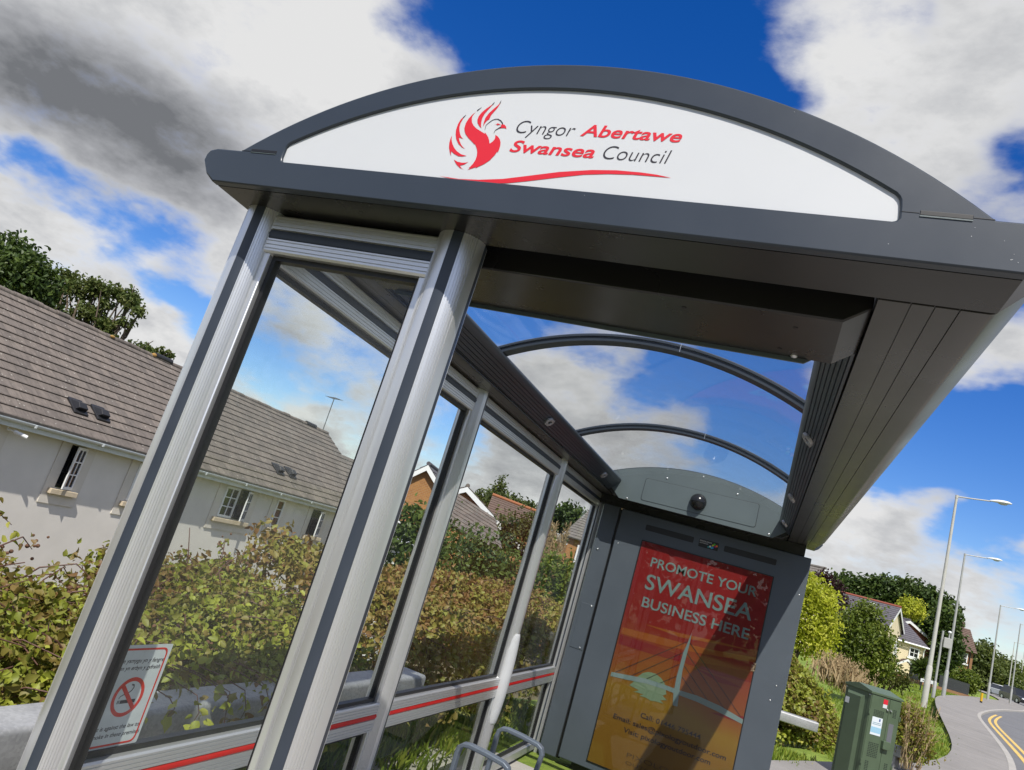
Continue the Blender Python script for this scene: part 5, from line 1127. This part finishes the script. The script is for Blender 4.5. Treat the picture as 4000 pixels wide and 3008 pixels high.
def grey_house():
    XF = -16.5; XE = -16.12; XR = -20.5; y0, y1 = 7.6, 27.9; zr = H(2.66); ze = H(-.42); zb = -3.9
    o = thing('rendered_house', 'long pale rendered house with weathered grey tiled roof behind the brambles', 'house', (XR, 18, zb))
    MB().box(XF, -24.5, y0+.25, y1-.2, zb, ze+.12).build('wall', RENDERW, o)
    rf = MB(); courses(rf, (XE, y0, ze), (XE, y1, ze), (XR, y0, zr), (XR, y1, zr), 16); roof = rf.build('roof', ROOFT, o, fix=False)
    rb = MB(); courses(rb, (-24.9, y0, ze), (-24.9, y1, ze), (XR, y0, zr), (XR, y1, zr), 16); rb.build('rear_roof', ROOFT, o, fix=False)
    gb = MB(); gb.extrude([(XF-.01, ze), (XR, zr-.07), (-24.5, ze)], lambda p, t: (p[0], t, p[1]), y1-.35, y1-.2); gb.build('gable', RENDERW, o)
    rg = MB()
    for i in range(int((y1-y0)/.45)):
        y = y0+.45*i; dz = random.uniform(-.022, .012); rg.tube([(XR, y+.005, zr+dz), (XR, y+.445, zr+dz+random.uniform(-.012, .012))], random.uniform(.085, .10), 8)
    rg.build('ridge_tile', ROOFT, roof, 50)
    for y in (17.75-.9, 26.6-.6): MB().tube([(XR, y, zr+.055), (XR, y+.75, zr+.055)], .11, 10).build('ridge_vent', VENTP, roof, 50)
    lb = MB(); lb.sphere((XR+.05, 16.78, zr+.04), .075, 8, 6, sy=1.4); lb.sphere((XR+.09, 15.0, zr+.03), .05, 8, 6, sy=2); build_each(lb, 'lichen_patch', LICH, roof, smooth=60)
    for a in (-1.2639, -1.2012, -.7729, -.7472):
        h = .0145 if a < -1 else .0119
        # on the roof plane: x from eave to ridge
        best = min((abs((ze-EYE+(XE-x)/(XE-XR)*(zr-ze))-h*(x/a)), x) for x in np.linspace(XE, XR, 400))[1]; s = best/a; y = s-1.3; z = ze+(XE-best)/(XE-XR)*(zr-ze)
        v = MB(); sl = Vector((XR-XE, 0, zr-ze)).normalized(); nn = Vector((sl.z, 0, -sl.x)); nn = nn if nn.z > 0 else -nn
        c = Vector((best, y, z)); v.obox(c+nn*.04, sl*.28, Vector((0, .21, 0)), nn*.035)
        vs = [c+nn*.07+sl*.22+Vector((0, -.15, 0)), c+nn*.07+sl*.22+Vector((0, .15, 0)), c+nn*.07-sl*.16+Vector((0, .17, 0)), c+nn*.07-sl*.16+Vector((0, -.17, 0)), c+nn*.22-sl*.02+Vector((0, -.11, 0)), c+nn*.22-sl*.02+Vector((0, .11, 0)), c+nn*.19-sl*.20+Vector((0, .13, 0)), c+nn*.19-sl*.20+Vector((0, -.13, 0))]
        v.add(vs, [(4, 5, 6, 7), (0, 1, 5, 4), (1, 2, 6, 5), (2, 3, 7, 6), (3, 0, 4, 7)]); v.build('roof_vent', VENTP, roof, 0, .015)
    MB().box(XE-.03, XE-.005, y0, y1, ze-.23, ze-.035).build('fascia_board', GUTW, o)
    g = MB(); pr = [(.065*math.cos(R(t)), .065*math.sin(R(t))) for t in range(180, 361, 18)]+[(.057*math.cos(R(t)), .057*math.sin(R(t))) for t in range(360, 179, -18)]
    g.extrude(pr, lambda p, t: (XE+.065+p[0], t, ze-.045+p[1]), y0, y1); gut = g.build('gutter', GUTW, o, 50)
    for y in np.arange(y0+1.1, y1, 1.9): MB().box(XE-.003, XE+.133, y-.03, y+.03, ze-.125, ze-.043).build('gutter_bracket', GUTW, gut, 0, .01)
    MB().box(XE-.36, XE-.031, y0+.2, y1, ze-.232, ze-.20).build('soffit_board', GUTW, o)
    cm = MB(); s = 16.1/1.398; cm.cyl((XE-.1, s-1.3+.1, ze-.31), (XE+.08, s-1.3+.32, ze-.37), .045, 12); cm.tube([(XE-.2, s-1.3, ze-.21), (XE-.2, s-1.3, ze-.31), (XE-.06, s-1.3+.14, ze-.31)], .02, 8); cm.build('security_camera', UPVC, o, 40)
    def window(sa, sb, zt, zbm, pad, cols, open_=None, sill=True, plinth=.30):
        ya, yb = sa-1.3, sb-1.3
        ring = [(ya-pad, zbm-plinth-.12), (yb+pad, zbm-plinth-.12), (yb+pad, ze-.20), (ya-pad, ze-.20)]; hole = [(ya, zbm), (yb, zbm), (yb, zt), (ya, zt)]
        MB().plate(ring, [hole], lambda p, t: (XF+t, p[0], p[1]), .0, .035).build('window_surround', SURR, o)
        MB().box(XF-.002, XF+.004, ya, yb, zbm, zt).build('window_recess', DARKGL, o)
        if sill: MB().box(XF, XF+.16, ya-pad*.55, yb+pad*.55, zbm-.16, zbm-.03).build('window_sill', STONE, o, 0, .01)
        def sash(y0_, y1_, hinge=None, ang=0, cols=2, rows=2, top_hung=0):
            w = y1_-y0_; h_ = zt-zbm-.01; fr = .055
            m = MB(); holes = []
            for i in range(cols):
                for j in range(rows):
                    ca = fr+(w-2*fr)*i/cols+.014; cb_ = fr+(w-2*fr)*(i+1)/cols-.014; ra = fr+(h_-2*fr)*j/rows+.014; rb_ = fr+(h_-2*fr)*(j+1)/rows-.014
                    holes.append([(ca, ra), (cb_, ra), (cb_, rb_), (ca, rb_)])
            def fn(p, t):
                u, z = p[0], p[1]; d = t
                if top_hung: 
                    zz = h_-z; return (XF+.02+math.sin(top_hung)*zz+d*math.cos(top_hung), y0_+u, zbm+h_-zz*math.cos(top_hung)+d*math.sin(top_hung))
                if ang:
                    uu = u if hinge == 'l' else w-u; yy = uu*math.cos(ang); xx = uu*math.sin(ang)
                    return (XF+.02+xx+d, (y0_+yy) if hinge == 'l' else (y1_-yy), zbm+.005+z)
                return (XF+.012+d, y0_+u, zbm+.005+z)
            m.plate([(0, 0), (w, 0), (w, h_), (0, h_)], holes, fn, 0, .05); f = m.build('window_frame', UPVC, o)
            MB().add([fn((fr, fr), .02), fn((w-fr, fr), .02), fn((w-fr, h_-fr), .02), fn((fr, h_-fr), .02)], [(0, 1, 2, 3)]).build('pane', DARKGL, f, fix=False)
        if open_ == 'r': sash(ya, yb, 'r', R(24), 2, 3)
        elif open_ == 'l': sash(ya, yb, 'l', R(62), cols, 2)
        elif open_ == 'top': sash(ya, yb, None, 0, cols, 2, R(22))
        elif open_ == 'pair': sash(ya, (ya+yb)/2, None, 0, 2, 3); sash((ya+yb)/2, yb, 'r', R(28), 2, 3)
        else: sash(ya, yb, None, 0, cols, 3)
    zt = H(-.70); zbm = H(-1.78)
    window(11.0, 11.42, zt, zbm, .27, 1)
    window(13.35, 13.82, zt, zbm-.02, .27, 1, 'r')
    window(15.55, 16.0, zt, zbm, .27, 1)
    window(19.20, 20.55, zt, zbm+.07, .32, 2, 'pair')
    window(21.95, 22.40, zt, zbm+.07, .27, 1)
    window(24.25, 25.1, zt-.04, zbm+.06, .27, 2, 'r')
    an = MB(); b = Vector((XR, 27.4, zr)); t = Vector((XR, 27.4, zr+1.72)); an.tube([b, t], .022, 6); an.tube([t+Vector((.0, -.42, -.12)), t+Vector((0, .42, .04))], .014, 5)
    for k in range(7): c = t+Vector((0, -.40+.13*k, -.115+.025*k)); an.tube([c+Vector((-.26, 0, .03)), c+Vector((.26, 0, -.03))], .008, 5)
    an.build('aerial', pmat('aerial_metal', (.13, .14, .14), .5, .5), roof)
    # lower extension further on
    rb = MB(); courses(rb, (-16.6, y1+.02, ze+.25), (-16.6, y1+7, ze+.25), (-19.8, y1+.02, ze+2.35), (-19.8, y1+7, ze+2.35), 11); rb.build('extension_roof', ROOFT, o, fix=False)
    MB().box(-17, -22.5, y1+.1, y1+6.8, zb, ze+.3).build('extension_wall', RENDERW, o)
grey_house()
def gable_house(label, apex, th, w, drop, length, wall, roofm, barge=True, zb=-2.5, n=12, name='house', ridge=None, over=.25):
    """apex (x,y,z) of the gable facing the viewer; th = turn of the ridge; ridge runs back from the gable"""
    ax = Vector(apex); rd = Vector((-math.cos(th), math.sin(th), 0)); g = Vector((math.sin(th), math.cos(th), 0))
    o = thing(name, label, 'house', (ax.x, ax.y, zb), 0)
    lo = Vector((0, 0, -drop)); fl = ax-g*w+lo; fr_ = ax+g*w+lo
    k = 1+over/w; el = ax-g*w*k+lo*k; er = ax+g*w*k+lo*k; fo = -rd*over
    rf = MB(); up = Vector((0, 0, .06)); courses(rf, el+fo+up, el+rd*length+up, ax+fo+up, ax+rd*length+up, n); courses(rf, er+fo+up, er+rd*length+up, ax+fo+up, ax+rd*length+up, n); roof = rf.build('roof', roofm, o, fix=False)
    wb = MB(); pr = [fl, fr_, Vector((fr_.x, fr_.y, zb)), Vector((fl.x, fl.y, zb))]
    P5 = [Vector((fl.x, fl.y, zb)), fl, ax, fr_, Vector((fr_.x, fr_.y, zb))]
    wb.add(P5+[p+rd*(length-.2) for p in P5], [(0, 1, 2, 3, 4), (9, 8, 7, 6, 5), (0, 5, 6, 1), (4, 3, 8, 9)]); wb.build('wall', wall, o)
    if barge:
        for side, e in (('l', el), ('r', er)):
            b = MB(); d = (e-ax).normalized(); nn = rd; c0 = ax+fo*1.02+up*.4; c1 = e+fo*1.02+up*.4
            b.add([c0, c1, c1-Vector((0, 0, .26)), c0-Vector((0, 0, .26)), c0+rd*.04, c1+rd*.04, c1+rd*.04-Vector((0, 0, .26)), c0+rd*.04-Vector((0, 0, .26))], [(0, 1, 2, 3), (7, 6, 5, 4), (0, 4, 5, 1), (3, 2, 6, 7), (1, 5, 6, 2)]); b.build('barge_board', UPVC, o)
    rg = MB(); rg.tube([ax+fo+up+Vector((0, 0, .03)), ax+rd*length+up+Vector((0, 0, .03))], .11, 8); rg.build('ridge_tile', ridge or roofm, roof, 50)
    return o, (lambda u, z, d: tuple(ax+g*u+Vector((0, 0, z-ax.z))-rd*d)), (lambda u, z, d: tuple(fl+rd*u+Vector((0, 0, z-fl.z))-g*d))
def add_window(o, fn, u0, u1, z0, z1, cols=2, rows=2):
    fr = .07; holes = []
    for i in range(cols):
        for j in range(rows):
            a = u0+fr+(u1-u0-2*fr)*i/cols+.02; b = u0+fr+(u1-u0-2*fr)*(i+1)/cols-.02; c = z0+fr+(z1-z0-2*fr)*j/rows+.02; d = z0+fr+(z1-z0-2*fr)*(j+1)/rows-.02
            holes.append([(a, c), (b, c), (b, d), (a, d)])
    f = MB().plate([(u0, z0), (u1, z0), (u1, z1), (u0, z1)], holes, lambda p, t: fn(p[0], p[1], t), .03, .10).build('window', UPVC, o)
    MB().add([fn(u, z, .05) for u, z in ((u0, z0), (u1, z0), (u1, z1), (u0, z1))], [(0, 1, 2, 3)]).build('pane', DARKGL, f, fix=False)
    MB().add([fn(u, z, d) for d in (.02, .18) for u, z in ((u0-.1, z0-.16), (u1+.1, z0-.16), (u1+.1, z0-.02), (u0-.1, z0-.02))], [(0, 1, 2, 3), (7, 6, 5, 4), (0, 4, 5, 1), (3, 2, 6, 7), (1, 5, 6, 2), (0, 3, 7, 4)]).build('sill', UPVC, f)
# seen through the panes
o, fa, fb = gable_house('orange brick house with white edged gable peak, seen past the second post', at(-.5066, .0835, 30), R(75), 3.6, 3.2, 7, ORBR, SLATE, zb=-2.6)
add_window(o, fa, -.9, .4, H(-1.3), H(-.25))
o, fa, fb = gable_house('orange brick house with long white verge sloping down the middle pane', at(-.4345, .0675, 33), R(66), 4.0, 2.35, 6, ORBR, ROOFT, zb=-2.6)
o2 = thing('tiled_outbuilding', 'low tiled outbuilding in front of the white edged verge', 'outbuilding', at(-.42, -.08, 28))
rf = MB(); courses(rf, at(-.458, .012, 27.5), at(-.350, -.010, 29), at(-.448, .056, 31), at(-.378, .036, 32), 9); rf.build('roof', ROOFT, o2, fix=False)
a, b = Vector(at(-.458, .008, 27.6)), Vector(at(-.350, -.013, 29.1)); MB().add([a, b, Vector((b.x, b.y, -2.8)), Vector((a.x, a.y, -2.8)), a+Vector((0, 3, 0)), b+Vector((0, 3, 0)), Vector((b.x, b.y+3, -2.8)), Vector((a.x, a.y+3, -2.8))], [(0, 1, 2, 3), (4, 5, 6, 7), (0, 3, 7, 4), (1, 5, 6, 2)]).build('wall', ORBR, o2)
o3 = thing('terraced_house', 'far house with long brown roof and orange ridge in the middle pane', 'house', at(-.34, 0, 48))
rf = MB(); courses(rf, at(-.395, .034, 45), at(-.290, .030, 46), at(-.392, .0665, 49), at(-.300, .0585, 50), 10); r_ = rf.build('roof', BROWNT, o3, fix=False)
MB().tube([at(-.392, .068, 49), at(-.300, .060, 50)], .12, 8).build('ridge_tile', pmat('orange_ridge', (.33, .12, .05), .8), r_, 50)
a, b = Vector(at(-.394, .035, 45.3)), Vector(at(-.291, .031, 46.3)); MB().add([a, b, Vector((b.x, b.y, -1.5)), Vector((a.x, a.y, -1.5)), a+Vector((0, 7, 0)), b+Vector((0, 7, 0)), Vector((b.x, b.y+7, -1.5)), Vector((a.x, a.y+7, -1.5))], [(0, 1, 2, 3), (4, 5, 6, 7), (0, 3, 7, 4), (1, 5, 6, 2)]).build('wall', ORBR, o3)
o4 = thing('hipped_house', 'orange brick house with hipped grey tiled roof in the far pane', 'house', at(-.25, -.02, 36))
E0, E1, Rg0, Rg1 = at(-.2735, .0400, 35), at(-.190, .0385, 35.6), at(-.2440, .0850, 39.5), at(-.205, .0820, 40); E2 = at(-.262, .0345, 43.5)
rf = MB(); courses(rf, E0, E1, Rg0, Rg1, 13); courses(rf, E2, E0, Rg0, Rg0, 13); rf.build('roof', GREYT, o4, fix=False)
E0, E1 = Vector(E0)+Vector((.3, .3, 0)), Vector(E1)+Vector((-.3, .3, 0)); E2 = Vector(E2)+Vector((.3, 0, 0))
MB().add([E0, E1, Vector((E1.x, E1.y, -2.4)), Vector((E0.x, E0.y, -2.4)), E2, Vector((E2.x, E2.y, -2.4))], [(0, 1, 2, 3), (4, 0, 3, 5)]).build('wall', ORBR, o4)
add_window(o4, lambda u, z, d: (E0.x+u, E0.y-d, z), .55, 1.5, H(.0), H(1.15))
ow = thing('white_garden_store', 'low white garden building behind the leafy shrub', 'outbuilding', at(-.53, -.09, 14))
MB().box(*(at(-.56, 0, 14.5)[0], at(-.50, 0, 14.5)[0]), 12.9, 14.2, -1.5, H(-.62)).build('wall', pmat('white_board', (.70, .70, .66), .8), ow); MB().box(at(-.565, 0, 14.5)[0], at(-.497, 0, 14.5)[0], 12.7, 14.3, H(-.6199), H(-.52)).build('roof_edge', UPVC, ow)
# right hand side
oA, fa, fb = gable_house('cream rendered house with slate roof, red ridge and white gable edges', at(.1497, .0675, 75), R(20), 4.0, 2.45, 9, CREAM, SLATE, zb=-1.2, n=14, ridge=pmat('red_ridge', (.26, .07, .045), .8))
add_window(oA, fa, .8, 2.0, H(1.0), H(2.2))
wx0, wx1 = at(.156, 0, 77)[0], at(.1842, 0, 77)[0]
rf = MB(); courses(rf, (wx0-.3, 75.4, H(2.42)), (wx1+.25, 75.4, H(2.42)), (wx0-.3, 79.5, H(4.7)), (wx0+.45, 79.5, H(4.7)), 12); rf.build('wing_roof', SLATE, oA, fix=False)
MB().box(wx0, wx1, 75.7, 80, -1.0, H(2.46)).build('wing_wall', CREAM, oA)
MB().tube([(wx0-.3, 75.33, H(2.38)), (wx1+.28, 75.33, H(2.38))], .07, 8).build('gutter', UPVC, oA); MB().tube([(wx1+.0, 75.55, H(2.36)), (wx1-.08, 75.62, H(2.0)), (wx1-.08, 75.62, -.9)], .045, 8).build('downpipe', UPVC, oA)
add_window(oA, lambda u, z, d: (wx0+u, 75.7-d, z), .95, 1.75, H(1.25), H(2.1))
pz = H(.92); pc = at(.1669, 0, 73)[0]
rf = MB(); courses(rf, (pc-.75, 70.9, pz-.55), (pc-.75, 72.9, pz-.55), (pc, 70.9, pz), (pc, 72.9, pz), 4); courses(rf, (pc+.75, 70.9, pz-.55), (pc+.75, 72.9, pz-.55), (pc, 70.9, pz), (pc, 72.9, pz), 4); pr_ = rf.build('porch_roof', BROWNT, oA, fix=False)
b = MB()
for sx in (-1, 1): b.add([(pc, 70.85, pz+.02), (pc+sx*.78, 70.85, pz-.55), (pc+sx*.78, 70.85, pz-.72), (pc, 70.85, pz-.16), (pc, 70.89, pz+.02), (pc+sx*.78, 70.89, pz-.55), (pc+sx*.78, 70.89, pz-.72), (pc, 70.89, pz-.16)], [(0, 1, 2, 3), (4, 5, 6, 7), (0, 1, 5, 4), (2, 3, 7, 6)])
b.build('barge_board', UPVC, pr_)
for sx in (-.62, .62): MB().box(pc+sx-.05, pc+sx+.05, 71, 71.1, -.6, pz-.5).build('porch_post', UPVC, oA)
oC, fa, fb = gable_house('red brick house with white sloping verge behind the cream house', at(.1625, .0560, 88), R(50), 5.0, 1.7, 8, REDBR, SLATE, zb=-1.0, n=12)
MB().tube([fa(3.6, H(3.4), .12), fa(3.6, H(-1), .12)], .05, 6).build('downpipe', UPVC, oC)
oD = thing('brown_roofed_house', 'brown tiled brick house right of the dark trees', 'house', at(.225, 0, 96))
x0, x1 = at(.205, 0, 95)[0], at(.2335, 0, 95)[0]
rf = MB(); courses(rf, (x0, 93.2, H(3.85)), (x1+.1, 93.2, H(3.85)), (x0, 96.6, H(6.4)), (x1-.1, 96.6, H(6.4)), 13, .05); courses(rf, (x0, 100, H(3.85)), (x1+.1, 100, H(3.85)), (x0, 96.6, H(6.4)), (x1-.1, 96.6, H(6.4)), 13, .05); r_ = rf.build('roof', BROWNT, oD, fix=False)
ch_ = MB().box(at(.2145, 0, 97)[0]-.5, at(.2145, 0, 97)[0]+.55, 96.2, 97.2, H(5.9), H(6.95)).build('chimney', BROWNT, r_)
MB().extrude([(93.6, H(3.9)), (96.6, H(6.3)), (99.6, H(3.9)), (99.6, -.6), (93.6, -.6)], lambda p, t: (t, p[0], p[1]), x0+.2, x1-.15).build('wall', BROBR, oD)
add_window(oD, lambda u, z, d: (x0+u, 93.6-d, z), 1.15, 2.05, H(2.55), H(3.65), 1, 2)
MB().tube([(x1-.45, 93.52, H(3.75)), (x1-.45, 93.52, -.4)], .05, 6).build('downpipe', VENTP, oD)
oE, fa, fb = gable_house('cream house with small white edged gable above the yellow green bush', at(.0614, .0885, 60), R(32), 2.6, 1.75, 7, CREAM, GREYT, zb=0, n=9)
# garden boundary: low wall and black railings
gw = thing('garden_wall', 'low brown brick garden wall under the black railings', 'wall', at(.2, -.01, 62))
A_, B_ = Vector(at(.150, 0, 56)), Vector(at(.2325, 0, 66))
def along(t, z): p = A_.lerp(B_, t); return Vector((p.x, p.y, z))
dv = (B_-A_); dv.z = 0; dn = Vector((dv.y, -dv.x, 0)).normalized()
MB().obox(along(.5, H(-.62)), dv/2, dn*.11, (0, 0, .22)).build('wall', BROBR, gw)
rl = thing('black_railings', 'black garden railings standing on the low brick wall', 'railings', along(.5, H(-.4)))
rb = MB(); nrl = 90
for i in range(nrl):
    t = .24+.76*i/(nrl-1)
    if .52 < t < .60: continue
    MB().obox(along(t, H(.0)), dv.normalized()*.045, dn*.012, (0, 0, .40)).build('picket', VENTP, rl, fix=False)
for z in (H(-.28), H(.25)):
    for t0, t1 in ((.24, .52), (.60, 1.0)): MB().obox(along((t0+t1)/2, z), dv*(t1-t0)/2, dn*.02, (0, 0, .035)).build('rail', VENTP, rl)
# ------------------------------------------------------------------ lamp posts, signs, cars
GALVP = pmat('lamp_post_grey', (.40, .40, .385), .5, .3, .10, 2); GREYP = pmat('lamp_post_pale', (.47, .46, .42), .6, 0, .10, 2); LANT = pmat('lantern_white', (.74, .75, .75), .35); LENS = pmat('lantern_lens', (.50, .52, .52), .15, 0, spec=.7)
def lamp(mat):
    o = bpy.data.objects.new('street_lamp', None); COL.objects.link(o); o['category'] = 'street lamp'; o['group'] = 'tall street lamps along the road'
    MB().tube([(0, 0, 0), (0, 0, 1.42), (0, 0, 1.50)], [.105, .10, .078], 16).build('base_sleeve', mat, o, 40)
    MB().tube([(0, 0, 1.501), (0, 0, 7.96)], [.076, .045], 14).build('pole', mat, o, 40)
    MB().tube([(0, 0, 7.9), (0, 0, 8.02)], [.052, .052], 12).build('collar', mat, o, 40)
    MB().tube([(.0, 0, 7.97), (.5, 0, 8.0), (1.12, 0, 8.05)], .026, 8).build('arm', mat, o, 40)
    L = MB(); n = 14; rings = []; prof = [(1.08, .03, .035), (1.16, .055, .06), (1.32, .085, .10), (1.52, .095, .125), (1.68, .075, .105), (1.78, .03, .05)]
    vs = []; fs = []
    for x, hz, wy in prof:
        for j in range(n):
            t = 2*math.pi*j/n; z = math.sin(t); vs.append((x, wy*math.cos(t), 8.06+(x-1.08)*.04+(hz*1.0*z if z > 0 else hz*.35*z)))
    for i in range(len(prof)-1):
        for j in range(n): fs.append((i*n+j, i*n+(j+1) % n, (i+1)*n+(j+1) % n, (i+1)*n+j))
    fs += [tuple(range(n-1, -1, -1)), tuple(range((len(prof)-1)*n, len(prof)*n))]
    ln = L.add(vs, fs).build('lantern', LANT, o, 60)
    MB().sphere((1.50, 0, 8.045), .14, 14, 8, sx=1.15, sy=.62, sz=.42).build('lens', LENS, ln, 60)
    return o
la = lamp(GREYP); lb_ = lamp(GALVP)
spots = [(.1915, 31.9, 'a', 'nearest tall street lamp, cream grey, beside the footpath'), (.2090, 47.8, 'b', 'second tall street lamp, galvanised, at the footpath corner'), (.2515, 74.4, 'b', 'third street lamp, standing on the grass left of the yellow bollard'), (.2728, 89.7, 'b', 'fourth street lamp, at the right of the far grass verge'), (.2695, 128, 'a', 'far street lamp standing beside the white car'), (.2797, 150, 'a', 'farthest street lamp at the right edge of the picture')]
used = set()
for a, s, k, lab in spots:
    src = la if k == 'a' else lb_
    o = src if k not in used else copy_tree(src)
    used.add(k); x = a*s; y = s-1.3; o.location = (x, y, zg(y)); o['label'] = lab
    o.rotation_euler.z = R(-6)
# short lamp behind the bush
sl = thing('footpath_lamp', 'small grey footpath lamp showing above the round green bush', 'street lamp', (8.1, 66.7, zg(66)))
MB().tube([(8.1, 66.7, zg(66)), (8.1, 66.7, H(4.0)), (8.13, 66.7, H(4.25)), (8.25, 66.7, H(4.36))], [.06, .05, .045, .04], 10).build('pole', GALVP, sl, 40)
MB().sphere((8.36, 66.7, H(4.36)), .2, 12, 8, sx=1.2, sy=.7, sz=.45).build('lantern', LANT, sl, 60)
# camera pole
x, y, _ = at(.1993, 0, 44); cpz = zg(y)
cp = thing('camera_pole', 'slim pole with grey equipment box and white sensor between the two near lamps', 'camera pole', (x, y, cpz))
MB().tube([(x, y, cpz), (x, y, cpz+.75), (x, y, cpz+.8)], [.085, .085, .06], 12).build('base_sleeve', GALVP, cp, 40)
MB().tube([(x, y, cpz+.801), (x, y, cpz+3.35)], [.055, .05], 12).build('pole', GALVP, cp, 40)
MB().box(x+.07, x+.42, y-.16, y+.10, cpz+2.55, cpz+3.05).build('equipment_box', pmat('box_grey', (.38, .38, .36), .5), cp, 0, .015)
MB().tube([(x+.30, y, cpz+3.051), (x+.30, y, cpz+3.28)], .035, 8).build('bracket', GALVP, cp, 40); MB().sphere((x+.30, y, cpz+3.36), .085, 12, 8, sz=.8).build('sensor', LANT, cp, 60)
# street name plate
sa, sb_ = Vector(at(.1835, -.0055, 50)), Vector(at(.1982, -.0042, 50.3)); c = (sa+sb_)/2; d = (sb_-sa).normalized(); nn = Vector((-d.y, d.x, 0))
sg = thing('street_name_plate', 'low white street name plate on short posts behind the nearest lamp', 'sign', (c.x, c.y, zg(c.y)))
pl = MB().obox(c, d*.37, nn*.012, (0, 0, .095)).build('plate', WHITEP, sg, 0, .01)
tx = MB()
for i, (u, w) in enumerate(((-.22, .045), (-.14, .02), (-.06, .05), (.04, .035), (.13, .045), (.21, .025))): tx.obox(c+d*u-nn*.0135, d*w*.8, nn*.001, (0, 0, .030))
tx.build('plate_writing', INK, pl)
for u in (-.3, .3): MB().box(c.x+d.x*u-.03, c.x+d.x*u+.03, c.y+d.y*u+.014, c.y+d.y*u+.05, zg(c.y)-.05, c.z+.05).build('leg', VENTP, sg)
# yellow bollard
x, y, _ = at(.2458, 0, 58.7); bo = thing('yellow_bollard', 'slim yellow and black marker post at the kerb of the side road', 'bollard', (x, y, zg(y)))
MB().tube([(x, y, zg(y)), (x, y, zg(y)+.72)], .075, 12).build('post', pmat('bollard_yellow', (.62, .36, .01), .5), bo, 40)
MB().tube([(x, y, zg(y)+.0), (x, y, zg(y)+.20)], .078, 12).build('base', VENTP, bo, 40)
# cars far up the road
def car(name, label, cat, s, a, paint, th, L=4.0, W=1.72, Hh=1.48, suv=False):
    x, y, _ = at(a, 0, s); z0 = zg(y)+.012
    o = thing(name, label, cat, (x, y, z0), 0, 'cars coming along the far road')
    f = Vector((math.sin(th), -math.cos(th), 0)); r = Vector((math.cos(th), math.sin(th), 0)); u = Vector((0, 0, 1)); b0 = Vector((x, y, z0))
    P = lambda l, w, z: tuple(b0+f*l+r*w+u*z)
    hl = L/2; bl = .95 if suv else .88
    prof = [(hl, .35), (hl+.02, .58), (hl-.12, .74), (hl-.95, bl), (hl-1.02, bl+.02), (-hl+.25, bl+.06), (-hl, .9), (-hl, .34), (-hl+.1, .22), (hl-.1, .22)]
    body = MB(); n = len(prof); ws = [W/2-.06, W/2, W/2, W/2-.06]; vs = []; offs = [-W/2, -W/2+.06, W/2-.06, W/2]; sc = [.965, 1, 1, .965]
    for wv, k in zip(offs, sc): vs += [P(l*k, wv, .22+(z-.22)*k) for l, z in prof]
    fs = [(i*n+j, i*n+(j+1) % n, (i+1)*n+(j+1) % n, (i+1)*n+j) for i in range(3) for j in range(n)]+[tuple(range(n)), tuple(range(4*n-1, 3*n-1, -1))]
    bd = body.add(vs, fs).build('body', paint, o, 35, .03)
    cab = [(hl-1.0, bl), (hl-1.75, Hh), (-hl+.55, Hh+.02), (-hl+.05, bl+.05)]; vs = []
    for wv, k in ((-W/2+.07, 0), (-W/2+.24, 1), (W/2-.24, 1), (W/2-.07, 0)): pass
    low = [P(l, w, z) for w in (-W/2+.07, W/2-.07) for l, z in (cab[0], cab[3])]; hi = [P(l, w, z) for w in (-W/2+.24, W/2-.24) for l, z in (cab[1], cab[2])]
    gl = MB().add([low[0], low[1], low[3], low[2], hi[0], hi[1], hi[3], hi[2]], [(0, 1, 5, 4), (1, 2, 6, 5), (2, 3, 7, 6), (3, 0, 4, 7), (4, 5, 6, 7), (0, 3, 2, 1)]).build('window_glass', DARKGL, o, 0, .02)
    MB().add([P(cab[1][0]+.03, -W/2+.22, Hh-.01), P(cab[1][0]+.03, W/2-.22, Hh-.01), P(cab[2][0]-.05, W/2-.22, Hh+.01), P(cab[2][0]-.05, -W/2+.22, Hh+.01), P(cab[1][0]-.05, -W/2+.28, Hh+.05), P(cab[1][0]-.05, W/2-.28, Hh+.05), P(cab[2][0]+.05, W/2-.28, Hh+.06), P(cab[2][0]+.05, -W/2+.28, Hh+.06)], [(0, 1, 5, 4), (1, 2, 6, 5), (2, 3, 7, 6), (3, 0, 4, 7), (4, 5, 6, 7)]).build('roof', paint, o, 0, .02)
    for sgn in (-1, 1):
        MB().sphere(P(hl-.08, sgn*(W/2-.28), .68), .17, 10, 6, sx=1, sy=1, sz=.55).build('headlight', pmat('headlight', (.75, .77, .78), .1), bd, 60)
        for l in (hl-.75, -hl+.75):
            w_ = MB().tube([P(l, sgn*(W/2-.20), .32), P(l, sgn*(W/2+.01), .32)], .32, 18).build('wheel', RUB, o, 40); MB().tube([P(l, sgn*(W/2+.009), .32), P(l, sgn*(W/2+.02), .32)], .19, 14).build('rim', STEELW, w_, 40)
    MB().obox(P(hl+.005, 0, .46), r*.45, f*.02, u*.10).build('grille', VENTP, bd)
    MB().obox(P(hl+.03, 0, .40), r*.26, f*.01, u*.055).build('number_plate', pmat('plate_yellow', (.70, .60, .30), .5), bd)
car('white_car', 'small white car coming towards us up the road', 'car', 125, .2640, pmat('car_white', (.72, .73, .74), .25, coat=.6), R(14))
car('black_car', 'dark four wheel drive car at the right behind the verge', 'car', 112, .2788, pmat('car_black', (.012, .013, .015), .2, coat=.6), R(16), 4.5, 1.86, 1.72, True)
